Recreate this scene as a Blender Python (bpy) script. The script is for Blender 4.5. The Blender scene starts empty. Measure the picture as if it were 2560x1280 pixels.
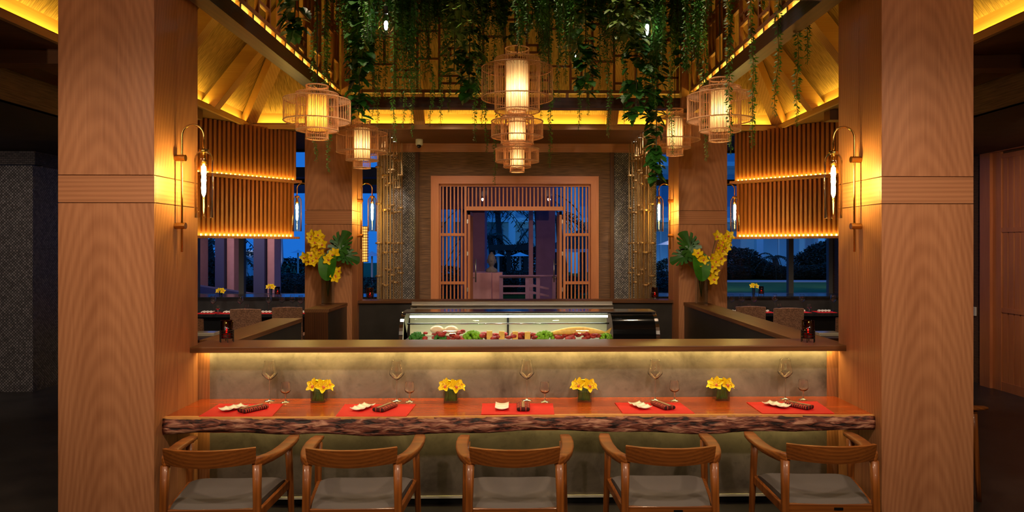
import bpy, math, random
from mathutils import Vector, Matrix, Euler
random.seed(7)
PI = math.pi
scene = bpy.context.scene
COL = scene.collection
# ------------------------------------------------------------------ camera
F = 1740.0; VPX = 1290.0; HOR = 615.0; YAW = 0.0195; CAMZ = 1.9
PPX = VPX + F*math.tan(YAW)
cam_d = bpy.data.cameras.new('camera'); cam = bpy.data.objects.new('camera', cam_d); COL.objects.link(cam)
cam_d.sensor_width = 36.0; cam_d.lens = F/2560*36
cam_d.shift_x = -(PPX-1280)/2560; cam_d.shift_y = -(640-HOR)/2560
cam_d.clip_end = 300
cam.location = (0, 0, CAMZ); cam.rotation_euler = (PI/2, 0, -YAW)
scene.camera = cam
cY, sY = math.cos(YAW), math.sin(YAW)
def ray(x, y):
    a = (x-PPX)/F
    return Vector((a*cY+sY, -a*sY+cY, -(y-HOR)/F))
def W(x, y, d):                     # pixel + world depth Y -> point
    r = ray(x, y); return Vector((0, 0, CAMZ)) + r*(d/r.y)
def G(x, y, z):                     # pixel on the horizontal plane z
    r = ray(x, y); return Vector((0, 0, CAMZ)) + r*((z-CAMZ)/r.z)
def WX(x, X):                       # depth at which pixel column x meets plane X
    r = ray(x, HOR); return X/r.x*r.y
# ------------------------------------------------------------------ world and exposure
def srgb(r, g, b, a=1):
    f = lambda v: (v/12.92 if v <= .04045 else ((v+.055)/1.055)**2.4)
    return (f(r/255), f(g/255), f(b/255), a)
w = bpy.data.worlds.new('dusk'); scene.world = w; w.use_nodes = True
bg = w.node_tree.nodes['Background']; bg.inputs[0].default_value = (0.010, 0.125, 0.50, 1); bg.inputs[1].default_value = 1.2
vs = scene.view_settings
vs.view_transform = 'Standard'; vs.look = 'None'; vs.gamma = 1; vs.use_curve_mapping = False; vs.exposure = 0.08
AMB = (1.0, 0.78, 0.10); WARM = (1.0, 0.66, 0.30); SOFT = (1.0, 0.74, 0.48)
def area(name, loc, sx, sy, power, col, rot=(0, 0, 0), spread=PI):
    d = bpy.data.lights.new(name, 'AREA'); d.shape = 'RECTANGLE'; d.size = sx; d.size_y = sy
    d.energy = power; d.color = col; d.spread = spread
    o = bpy.data.objects.new(name, d); COL.objects.link(o); o.location = loc; o.rotation_euler = rot; return o
def point(name, loc, power, col, r=.03):
    d = bpy.data.lights.new(name, 'POINT'); d.energy = power; d.color = col; d.shadow_soft_size = r
    o = bpy.data.objects.new(name, d); COL.objects.link(o); o.location = loc; return o
def spot(name, loc, target, power, col, angle=60, blend=.5, r=.04):
    d = bpy.data.lights.new(name, 'SPOT'); d.energy = power; d.color = col; d.spot_size = math.radians(angle); d.spot_blend = blend; d.shadow_soft_size = r
    o = bpy.data.objects.new(name, d); COL.objects.link(o); o.location = loc
    o.rotation_euler = (Vector(target)-Vector(loc)).to_track_quat('-Z', 'Y').to_euler(); return o
# ------------------------------------------------------------------ layout numbers (metres)
OX = .036
CIX = 2.32; CS = .60; CY0 = 4.44; CY1 = CY0+CS        # front columns
FIX = 2.10; FY0 = 8.75; FY1 = 9.35                      # far columns
CTZ = .79                                               # dining counter top
LZ = 1.19                                               # ledge top
COX, COY, COZ = 3.63, 9.57, 3.52                         # cove lip
WYB = 11.05                                             # entrance wall
GY = 14.0                                               # window wall
BZ0, BZ1, RZ = 3.585, 3.715, 3.77                       # beam bottom, top, lattice rail
TOPZ = 5.42
# large lights: cove strips, beam strips, ledge strips, downlights of the room, added fill spots
area('cove_light', (-COX-.05, 6.4, COZ+.066), .03, 6.2, 24, AMB, (0, math.radians(180-32), 0))
area('cove_light', (COX+.05, 6.4, COZ+.066), .03, 6.2, 24, AMB, (0, math.radians(180+32), 0))
area('cove_light', (0, COY+.05, COZ+.066), 7.2, .03, 26, AMB, (math.radians(180-32), 0, 0))
area('beam_light', (-2.19, 6.75, BZ1+.012), .025, 3.4, 10, AMB, (0, math.radians(180+12), 0))
area('beam_light', (2.19, 6.75, BZ1+.012), .025, 3.4, 10, AMB, (0, math.radians(180-12), 0))
area('beam_light', (0, 8.59, BZ1+.012), 4.1, .025, 4, AMB, (math.radians(180+12), 0, 0))
area('ledge_light', (OX, 5.052, LZ-.046), 4.62, .02, 12, (1, .76, .24), (math.radians(12), 0, 0))
area('counter_light', (OX, 5.03, CTZ-.125), 4.62, .02, 6, (1, .80, .26), (math.radians(30), 0, 0))
for dx in (-2.6, -.9, .9, 2.6):
    spot('downlight', (dx, 2.3, 3.42), (dx*.95, 4.3, .7), 118, (1, .78, .56), 100, .9, .09)
    spot('downlight', (dx*1.2, -.4, 3.42), (dx*1.1, 4.4, 2.7), 120, (1, .76, .54), 75, .9, .05)
for dx in (-1.6, -.55, .55, 1.6):
    spot('well_downlight', (dx, 6.1, 5.3), (dx, 6.0, 0), 110, SOFT, 75, .9, .05)
for dx in (-1.0, 1.0):
    spot('entrance_fill', (dx*.9, 8.69, 3.665), (dx*.9, 11, 1.3), 130, (1, .8, .6), 75, .8, .05)  # added fill hidden behind the far beam, brightens the doors
for sg in (-1, 1):
    spot('accent_fill', (sg*.3, 4.3, 3.56), (sg*2.35, 8.6, 2.0), 210, (1, .84, .62), 32, .8, .15)  # added fill above the frame for the orchids and far columns
spot('aisle_fill', (-5.6, 5.2, 3.1), (-7.0, 9.2, 1.2), 170, (1, .86, .78), 70, .8, .05)  # added fill without a fixture, lifts the left tile pier
spot('aisle_fill', (4.9, 6.6, 3.1), (6.4, 8.9, 1.4), 110, (1, .74, .52), 75, .8, .05)  # added fill without a fixture, lifts the right wall and door
# ------------------------------------------------------------------ materials
MATS = {}
def newmat(name):
    m = bpy.data.materials.new(name); m.use_nodes = True; MATS[name] = m
    return m, m.node_tree.nodes, m.node_tree.links, m.node_tree.nodes['Principled BSDF']
def plain(name, col, rough=.5, metal=0, emit=None, es=0, spec=.5, coat=0, noise=0, nscale=20, bump=0, trans=0, sub=0):
    m, n, l, b = newmat(name)
    b.inputs['Base Color'].default_value = col; b.inputs['Roughness'].default_value = rough; b.inputs['Metallic'].default_value = metal
    b.inputs['Specular IOR Level'].default_value = spec; b.inputs['Coat Weight'].default_value = coat
    b.inputs['Transmission Weight'].default_value = trans
    if emit: b.inputs['Emission Color'].default_value = emit; b.inputs['Emission Strength'].default_value = es
    if noise or bump:
        tc = n.new('ShaderNodeTexCoord'); t = n.new('ShaderNodeTexNoise'); t.inputs['Scale'].default_value = nscale; t.inputs['Detail'].default_value = 5
        l.new(tc.outputs['Object'], t.inputs['Vector'])
        if noise:
            r = n.new('ShaderNodeValToRGB'); r.color_ramp.elements[0].position = .3; r.color_ramp.elements[1].position = .7
            r.color_ramp.elements[0].color = tuple(v*(1-noise) for v in col[:3])+(1,); r.color_ramp.elements[1].color = tuple(min(1, v*(1+noise)) for v in col[:3])+(1,)
            l.new(t.outputs['Fac'], r.inputs['Fac']); l.new(r.outputs['Color'], b.inputs['Base Color'])
        if bump:
            bp = n.new('ShaderNodeBump'); bp.inputs['Strength'].default_value = bump; bp.inputs['Distance'].default_value = .02
            l.new(t.outputs['Fac'], bp.inputs['Height']); l.new(bp.outputs['Normal'], b.inputs['Normal'])
    return m
def wood(name, dark, light, axis='Z', s=1.0, rough=.45, coat=0, contrast=1.0, tilt=.35, off=(0, 0, 0), fine=1.0, along=.42, wavec=.26, wsc=1.6):
    m, n, l, b = newmat(name)
    tc = n.new('ShaderNodeTexCoord')
    def mp(a, c, rot=(0, 0, 0), loc=(0, 0, 0)):
        q = n.new('ShaderNodeMapping'); sc = [a, a, a]; sc['XYZ'.index(axis)] = c
        q.inputs['Scale'].default_value = sc; q.inputs['Rotation'].default_value = rot; q.inputs['Location'].default_value = loc
        l.new(tc.outputs['Object'], q.inputs['Vector']); return q
    k = {'Z': (tilt, tilt*.3, 0), 'X': (0, tilt*.3, tilt), 'Y': (tilt*.3, 0, tilt)}[axis]
    q = mp(7*s, along*s, k, off)
    wv = n.new('ShaderNodeTexWave'); wv.wave_type = 'RINGS'; wv.rings_direction = axis; wv.inputs['Scale'].default_value = wsc
    wv.inputs['Distortion'].default_value = 2.4; wv.inputs['Detail'].default_value = 2.5; wv.inputs['Detail Scale'].default_value = .8
    l.new(q.outputs[0], wv.inputs['Vector'])
    g = n.new('ShaderNodeTexNoise'); g.inputs['Scale'].default_value = 1; g.inputs['Detail'].default_value = 4; l.new(mp(95*s*fine, 2.2*s).outputs[0], g.inputs['Vector'])
    v = n.new('ShaderNodeTexNoise'); v.inputs['Scale'].default_value = 1; v.inputs['Detail'].default_value = 2; l.new(mp(3.5*s, .7*s).outputs[0], v.inputs['Vector'])
    a1 = n.new('ShaderNodeMath'); a1.operation = 'MULTIPLY_ADD'; a1.inputs[1].default_value = wavec*contrast; l.new(wv.outputs['Fac'], a1.inputs[0]); 
    a2 = n.new('ShaderNodeMath'); a2.operation = 'MULTIPLY_ADD'; a2.inputs[1].default_value = .55*contrast; l.new(g.outputs['Fac'], a2.inputs[0]); 
    a3 = n.new('ShaderNodeMath'); a3.operation = 'MULTIPLY_ADD'; a3.inputs[1].default_value = .7; a3.inputs[2].default_value = .5-.35-(.275+wavec/2)*contrast; l.new(v.outputs['Fac'], a3.inputs[0])
    l.new(a3.outputs[0], a2.inputs[2]); l.new(a2.outputs[0], a1.inputs[2])
    r = n.new('ShaderNodeValToRGB'); r.color_ramp.elements[0].color = dark; r.color_ramp.elements[1].color = light
    r.color_ramp.elements[0].position = .05; r.color_ramp.elements[1].position = .95
    l.new(a1.outputs[0], r.inputs['Fac']); l.new(r.outputs['Color'], b.inputs['Base Color'])
    b.inputs['Roughness'].default_value = rough; b.inputs['Coat Weight'].default_value = coat; b.inputs['Coat Roughness'].default_value = .12; b.inputs['Specular IOR Level'].default_value = .35
    bp = n.new('ShaderNodeBump'); bp.inputs['Strength'].default_value = .12; bp.inputs['Distance'].default_value = .004
    l.new(g.outputs['Fac'], bp.inputs['Height']); l.new(bp.outputs['Normal'], b.inputs['Normal'])
    return m
def glass(name, tint=(1, 1, 1, 1), refl=.08, rough=.0, facing=.35):
    m, n, l, b = newmat(name); n.remove(b)
    out = n['Material Output']; t = n.new('ShaderNodeBsdfTransparent'); t.inputs[0].default_value = tint
    g = n.new('ShaderNodeBsdfGlossy'); g.inputs['Roughness'].default_value = rough
    lw = n.new('ShaderNodeLayerWeight'); lw.inputs['Blend'].default_value = facing
    ma = n.new('ShaderNodeMath'); ma.operation = 'MULTIPLY_ADD'; ma.inputs[1].default_value = .75; ma.inputs[2].default_value = refl; ma.use_clamp = True
    l.new(lw.outputs['Fresnel'], ma.inputs[0])
    mx = n.new('ShaderNodeMixShader'); l.new(ma.outputs[0], mx.inputs[0]); l.new(t.outputs[0], mx.inputs[1]); l.new(g.outputs[0], mx.inputs[2])
    l.new(mx.outputs[0], out.inputs[0]); return m
def weave(name, c1, c2, scale, axis='Z', rough=.7, bump=.4, stretch=14, coat=0):
    m, n, l, b = newmat(name); tc = n.new('ShaderNodeTexCoord'); q = n.new('ShaderNodeMapping')
    sc = [scale]*3; sc['XYZ'.index(axis)] = scale/stretch; q.inputs['Scale'].default_value = sc
    l.new(tc.outputs['Object'], q.inputs['Vector'])
    t = n.new('ShaderNodeTexNoise'); t.inputs['Scale'].default_value = 1; t.inputs['Detail'].default_value = 4; l.new(q.outputs[0], t.inputs['Vector'])
    r = n.new('ShaderNodeValToRGB'); r.color_ramp.elements[0].color = c1; r.color_ramp.elements[1].color = c2; r.color_ramp.elements[0].position = .3; r.color_ramp.elements[1].position = .7
    l.new(t.outputs['Fac'], r.inputs['Fac']); l.new(r.outputs['Color'], b.inputs['Base Color'])
    bp = n.new('ShaderNodeBump'); bp.inputs['Strength'].default_value = bump; bp.inputs['Distance'].default_value = .01
    l.new(t.outputs['Fac'], bp.inputs['Height']); l.new(bp.outputs['Normal'], b.inputs['Normal'])
    b.inputs['Roughness'].default_value = rough; return m
def cells(name, c1, c2, sx, sz, rough=.4, bump=.7, brick=True, mort=.02):
    m, n, l, b = newmat(name); tc = n.new('ShaderNodeTexCoord'); 
    sp = n.new('ShaderNodeSeparateXYZ'); l.new(tc.outputs['Object'], sp.inputs[0])
    ad = n.new('ShaderNodeMath'); ad.operation = 'ADD'; l.new(sp.outputs[0], ad.inputs[0]); l.new(sp.outputs[1], ad.inputs[1])
    cb = n.new('ShaderNodeCombineXYZ')
    if not brick:
        d1 = n.new('ShaderNodeMath'); d1.operation = 'ADD'; d2_ = n.new('ShaderNodeMath'); d2_.operation = 'SUBTRACT'
        for q in (d1, d2_): l.new(ad.outputs[0], q.inputs[0]); l.new(sp.outputs[2], q.inputs[1])
        l.new(d1.outputs[0], cb.inputs[0]); l.new(d2_.outputs[0], cb.inputs[1])
    else: l.new(ad.outputs[0], cb.inputs[0]); l.new(sp.outputs[2], cb.inputs[1])
    t = n.new('ShaderNodeTexBrick'); t.inputs['Scale'].default_value = 1; t.offset = .5 if brick else 0; t.inputs['Brick Width'].default_value = sx; t.inputs['Row Height'].default_value = sz
    t.inputs['Mortar Size'].default_value = mort*min(sx, sz)*10; t.inputs['Color1'].default_value = c1; t.inputs['Color2'].default_value = c2
    t.inputs['Mortar'].default_value = tuple(v*.25 for v in c1[:3])+(1,); t.inputs['Mortar Smooth'].default_value = .6
    l.new(cb.outputs[0], t.inputs['Vector']); l.new(t.outputs['Color'], b.inputs['Base Color'])
    bp = n.new('ShaderNodeBump'); bp.inputs['Strength'].default_value = bump; bp.inputs['Distance'].default_value = .01; bp.invert = True
    l.new(t.outputs['Fac'], bp.inputs['Height']); l.new(bp.outputs['Normal'], b.inputs['Normal'])
    b.inputs['Roughness'].default_value = rough; return m
OAK_D, OAK_L = srgb(150, 92, 58), srgb(206, 142, 98)
M_oak = wood('oak_upright', OAK_D, OAK_L, 'Z', 1.0, .42, 0, 1.0, .62, along=1.3, wavec=.2, wsc=2.4)
M_oakx = wood('oak_across', OAK_D, OAK_L, 'X', 1.0, .42)
M_oaky = wood('oak_along', OAK_D, OAK_L, 'Y', 1.0, .42)
M_oakdark = wood('dark_oak_across', srgb(52, 27, 13), srgb(92, 52, 27), 'X', 1.2, .35)
M_oakdarky = wood('dark_oak_along', srgb(52, 27, 13), srgb(92, 52, 27), 'Y', 1.2, .35)
M_oakdarkz = wood('dark_oak_upright', srgb(60, 32, 16), srgb(105, 62, 32), 'Z', 1.2, .4)
M_ledge = wood('ledge_wood', srgb(74, 42, 22), srgb(124, 78, 42), 'X', 1.4, .42)
M_ledgey = wood('ledge_wood_along', srgb(84, 50, 28), srgb(140, 92, 52), 'Y', 1.4, .55)
M_red = wood('counter_wood', srgb(92, 24, 8), srgb(224, 100, 34), 'X', .7, .2, .4, 1.0, .3, fine=.16, along=1.0, wavec=.12)
M_chair = wood('chair_wood', srgb(80, 38, 12), srgb(172, 98, 38), 'Z', 1.3, .4, .15, 1.0, .15)
M_chairx = wood('chair_wood_across', srgb(80, 38, 12), srgb(172, 98, 38), 'X', 1.3, .4, .15, 1.0, .15)
M_slat = wood('slat_wood', srgb(124, 68, 34), srgb(176, 108, 58), 'Z', 1.5, .5)
M_doorwood = wood('door_wood', srgb(160, 88, 50), srgb(214, 140, 92), 'Z', 1.3, .45)
M_doorwoodx = wood('door_wood_across', srgb(160, 88, 50), srgb(214, 140, 92), 'X', 1.3, .45)
M_latz, M_laty, M_latx = [wood('lattice_wood_'+a, srgb(104, 58, 30), srgb(150, 92, 50), a, 1.2, .5) for a in 'ZYX']
M_covx, M_covy = [wood('honey_oak_'+a, srgb(168, 116, 66), srgb(214, 164, 104), a, 1, .45) for a in 'XY']
M_bark = None
def bark():
    m, n, l, b = newmat('bark_edge'); tc = n.new('ShaderNodeTexCoord'); q = n.new('ShaderNodeMapping'); q.inputs['Scale'].default_value = (9, 30, 42)
    q.inputs['Rotation'].default_value = (0, .12, 0)
    l.new(tc.outputs['Object'], q.inputs[0]); t = n.new('ShaderNodeTexNoise'); t.inputs['Scale'].default_value = 1; t.inputs['Detail'].default_value = 6; t.inputs['Distortion'].default_value = .6
    l.new(q.outputs[0], t.inputs[0]); r = n.new('ShaderNodeValToRGB'); e = r.color_ramp.elements
    e[0].color = srgb(34, 16, 12); e[0].position = .38; e[1].color = srgb(198, 142, 112); e[1].position = .66
    x = r.color_ramp.elements.new(.5); x.color = srgb(128, 66, 48)
    l.new(t.outputs['Fac'], r.inputs[0]); l.new(r.outputs[0], b.inputs['Base Color']); b.inputs['Roughness'].default_value = .6
    bp = n.new('ShaderNodeBump'); bp.inputs['Strength'].default_value = .9; bp.inputs['Distance'].default_value = .02; l.new(t.outputs['Fac'], bp.inputs['Height']); l.new(bp.outputs[0], b.inputs['Normal'])
    return m
M_bark = bark()
def concrete():
    m, n, l, b = newmat('polished_plaster'); tc = n.new('ShaderNodeTexCoord')
    t = n.new('ShaderNodeTexNoise'); t.inputs['Scale'].default_value = 2.6; t.inputs['Detail'].default_value = 8; t.inputs['Roughness'].default_value = .62; t.inputs['Distortion'].default_value = .5; l.new(tc.outputs['Object'], t.inputs[0])
    r = n.new('ShaderNodeValToRGB'); e = r.color_ramp.elements; e[0].color = srgb(76, 66, 61); e[0].position = .3; e[1].color = srgb(146, 133, 124); e[1].position = .72
    l.new(t.outputs['Fac'], r.inputs[0])
    t2 = n.new('ShaderNodeTexNoise'); t2.inputs['Scale'].default_value = 22; t2.inputs['Detail'].default_value = 4; l.new(tc.outputs['Object'], t2.inputs[0])
    r2 = n.new('ShaderNodeValToRGB'); r2.color_ramp.elements[0].position = .26; r2.color_ramp.elements[1].position = .42; r2.color_ramp.elements[0].color = (.8, .8, .8, 1); l.new(t2.outputs['Fac'], r2.inputs[0])
    mx = n.new('ShaderNodeMix'); mx.data_type = 'RGBA'; mx.blend_type = 'MULTIPLY'; mx.inputs[0].default_value = 1; l.new(r.outputs[0], mx.inputs[6]); l.new(r2.outputs[0], mx.inputs[7])
    l.new(mx.outputs[2], b.inputs['Base Color']); b.inputs['Roughness'].default_value = .5
    bp = n.new('ShaderNodeBump'); bp.inputs['Strength'].default_value = .15; bp.inputs['Distance'].default_value = .01; l.new(t.outputs['Fac'], bp.inputs['Height']); l.new(bp.outputs[0], b.inputs['Normal'])
    return m
M_conc = concrete()
M_darkstone = plain('dark_stone', srgb(46, 42, 40), .4, noise=.3, nscale=6)
M_floor = plain('slate_floor', srgb(52, 46, 42), .38, noise=.35, nscale=3, bump=.05)
M_ceil = plain('dark_ceiling', srgb(70, 50, 36), .8, noise=.15, nscale=5)
M_soffit = wood('soffit_wood', srgb(92, 58, 36), srgb(128, 84, 54), 'X', 1, .6)
def fibre(name, c1, c2, hi):
    m = weave(name, c1, c2, 1, 'X', .75, .5, 1); q = [x for x in m.node_tree.nodes if x.type == 'MAPPING'][0]
    q.inputs['Scale'].default_value = [110 if a == hi else 9 for a in 'XYZ']; return m
M_woven = fibre('woven_ceiling', srgb(124, 88, 48), srgb(202, 154, 90), 'X')
M_wovenx = fibre('woven_ceiling_side', srgb(124, 88, 48), srgb(202, 154, 90), 'Y')
M_grass = weave('grasscloth', srgb(70, 46, 30), srgb(128, 92, 62), 90, 'X', .8, .3, 20)
M_grassy = weave('grasscloth_side', srgb(70, 46, 30), srgb(112, 80, 54), 90, 'Y', .8, .3, 20)
M_mosaic = cells('mosaic_tile', srgb(92, 84, 80), srgb(140, 130, 124), .04, .04, .35, .9, False, .014)
M_mosdark = cells('dark_mosaic', srgb(60, 50, 46), srgb(84, 72, 66), .05, .025, .6, .8, mort=.012)
M_scale = cells('scale_tile', srgb(104, 98, 94), srgb(160, 152, 144), .04, .04, .35, 1.0, False, .016)
M_brass = plain('brass', srgb(206, 166, 92), .22, 1)
M_brassd = plain('aged_brass', srgb(176, 140, 92), .42, .7)
M_steel = plain('brushed_steel', srgb(196, 192, 188), .3, .9)
M_chrome = plain('chrome', srgb(210, 208, 206), .12, 1)
M_black = plain('black_metal', srgb(20, 18, 18), .45, .3)
M_blackgloss = plain('black_gloss', srgb(10, 10, 11), .08)
M_glass = glass('clear_glass', (1, 1, 1, 1), .03, 0, .3)
M_pane = glass('window_glass', (.95, .97, 1, 1), .012, 0, .1)
M_amberglass = glass('amber_glass', (1, .94, .84, 1), .03, 0, .14)
M_wine = plain('wine_glass', (1, 1, 1, 1), 0, trans=1)
M_wine.node_tree.nodes['Principled BSDF'].inputs['IOR'].default_value = 1.45
M_vase = glass('vase_glass', (.92, .94, .92, 1), .06, 0, .4)
M_white = plain('white_ceramic', srgb(240, 234, 220), .25, coat=.3)
M_whitep = plain('white_plastic', srgb(225, 222, 216), .4)
M_redmat = plain('red_placemat', srgb(214, 12, 14), .7, bump=.2, nscale=300)
M_grey = plain('grey_fabric', srgb(98, 90, 86), .9, bump=.15, nscale=400)
M_leafg = plain('leaf_green', srgb(56, 116, 26), .45, noise=.3, nscale=12)
M_leafd = plain('leaf_dark', srgb(40, 92, 26), .42, noise=.3, nscale=9)
M_leafm = plain('leaf_mid', srgb(70, 112, 26), .5, noise=.35, nscale=9)
M_vine = plain('vine_leaf', srgb(70, 118, 34), .5, noise=.4, nscale=6)
M_stem = plain('stem', srgb(62, 70, 26), .6)
M_yellow = plain('orchid_petal', srgb(255, 212, 12), .5, noise=.12, nscale=40)
M_lip = plain('orchid_lip', srgb(226, 110, 70), .5, noise=.4, nscale=160)
M_bamboo = plain('bamboo', srgb(206, 150, 104), .5, noise=.15, nscale=30)
def shade(name, col):
    m, n, l, b = newmat(name); n.remove(b); out = n['Material Output']; tc = n.new('ShaderNodeTexCoord'); q = n.new('ShaderNodeMapping'); q.inputs['Scale'].default_value = (70, 70, 1.5); l.new(tc.outputs['Object'], q.inputs[0])
    t = n.new('ShaderNodeTexNoise'); t.inputs['Scale'].default_value = 1; l.new(q.outputs[0], t.inputs[0]); r = n.new('ShaderNodeValToRGB'); r.color_ramp.elements[0].position = .35; r.color_ramp.elements[1].position = .62
    r.color_ramp.elements[0].color = tuple(v*.62 for v in col[:3])+(1,); r.color_ramp.elements[1].color = col; l.new(t.outputs['Fac'], r.inputs[0])
    a = n.new('ShaderNodeBsdfTranslucent'); d = n.new('ShaderNodeBsdfDiffuse'); l.new(r.outputs[0], a.inputs[0]); l.new(r.outputs[0], d.inputs[0]); mx = n.new('ShaderNodeMixShader'); mx.inputs[0].default_value = .35
    l.new(a.outputs[0], mx.inputs[1]); l.new(d.outputs[0], mx.inputs[2]); l.new(mx.outputs[0], out.inputs[0]); return m
M_shade = shade('lamp_shade', srgb(250, 230, 195)); M_shadey = shade('lamp_shade_yellow', srgb(250, 220, 140))
M_bulb = plain('filament_glow', srgb(255, 220, 150), .5, emit=(1, .80, .23, 1), es=280)
M_bulbw = plain('white_bulb_glow', srgb(255, 250, 240), .5, emit=(.9, .95, 1, 1), es=30)
M_led = plain('led_glow', srgb(255, 220, 120), .5, emit=(1, .66, .14, 1), es=38)
M_ledw = plain('white_led_glow', srgb(255, 255, 255), .5, emit=(.86, 1, .94, 1), es=4)
M_flame = plain('flame', srgb(255, 200, 120), .5, emit=(1, .45, .12, 1), es=60)
M_redglass = glass('red_glass', (.42, .02, .015, 1), .05, .03, .3)
M_wax = plain('wax', srgb(200, 60, 40), .5, emit=(1, .2, .04, 1), es=1.2)
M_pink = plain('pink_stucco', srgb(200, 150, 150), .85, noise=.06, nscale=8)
M_purple = plain('violet_lit_stucco', srgb(134, 100, 128), .85, noise=.06, nscale=8)  # violet light on the porch is put into this stucco colour
M_stone = plain('grey_stone', srgb(120, 116, 108), .85, noise=.2, nscale=20, bump=.3)
M_mull = plain('grey_mullion', srgb(96, 92, 88), .5)
M_facade = plain('pale_facade', srgb(222, 224, 228), .85)
M_facwin = plain('facade_glass', srgb(150, 176, 196), .3)
M_navy = plain('shaded_blue_stucco', srgb(74, 78, 112), .85)  # stucco with the pillars' shaded blue side put into its colour
M_night = plain('dark_foliage', srgb(22, 44, 26), .7, noise=.4, nscale=3)
M_trunk = plain('trunk', srgb(70, 60, 52), .9)
M_lawn = plain('lawn', srgb(48, 96, 30), .9, noise=.3, nscale=4)
M_path = plain('pale_path', srgb(170, 170, 175), .8)
M_umb = plain('umbrella_canvas', srgb(230, 232, 236), .8)
M_wick = None
def wicker():
    m, n, l, b = newmat('wicker'); tc = n.new('ShaderNodeTexCoord'); q = n.new('ShaderNodeMapping'); l.new(tc.outputs['Object'], q.inputs[0])
    sp = n.new('ShaderNodeSeparateXYZ'); l.new(tc.outputs['Object'], sp.inputs[0]); cb = n.new('ShaderNodeCombineXYZ')
    ad = n.new('ShaderNodeMath'); ad.operation = 'ADD'; l.new(sp.outputs[0], ad.inputs[0]); l.new(sp.outputs[1], ad.inputs[1])
    l.new(ad.outputs[0], cb.inputs[0]); l.new(sp.outputs[2], cb.inputs[1])
    t = n.new('ShaderNodeTexBrick'); t.inputs['Scale'].default_value = 1; t.inputs['Brick Width'].default_value = .02; t.inputs['Row Height'].default_value = .011
    t.inputs['Mortar Size'].default_value = .0012; t.inputs['Color1'].default_value = srgb(188, 134, 102); t.inputs['Color2'].default_value = srgb(128, 84, 60); t.inputs['Mortar'].default_value = srgb(34, 20, 14)
    l.new(cb.outputs[0], t.inputs[0]); l.new(t.outputs['Color'], b.inputs['Base Color']); b.inputs['Roughness'].default_value = .5
    bp = n.new('ShaderNodeBump'); bp.invert = True; bp.inputs['Distance'].default_value = .01; l.new(t.outputs['Fac'], bp.inputs['Height']); l.new(bp.outputs[0], b.inputs['Normal']); return m
M_wick = wicker()
def napkin_mat():
    m, n, l, b = newmat('patterned_napkin'); tc = n.new('ShaderNodeTexCoord')
    t = n.new('ShaderNodeTexBrick'); t.inputs['Scale'].default_value = 1; t.inputs['Brick Width'].default_value = .035; t.inputs['Row Height'].default_value = .016; t.inputs['Mortar Size'].default_value = .003
    t.inputs['Color1'].default_value = srgb(46, 16, 14); t.inputs['Color2'].default_value = srgb(84, 26, 20); t.inputs['Mortar'].default_value = srgb(190, 70, 50)
    l.new(tc.outputs['Object'], t.inputs[0]); l.new(t.outputs[0], b.inputs['Base Color']); b.inputs['Roughness'].default_value = .9; return m
M_napkin = napkin_mat()
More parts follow.
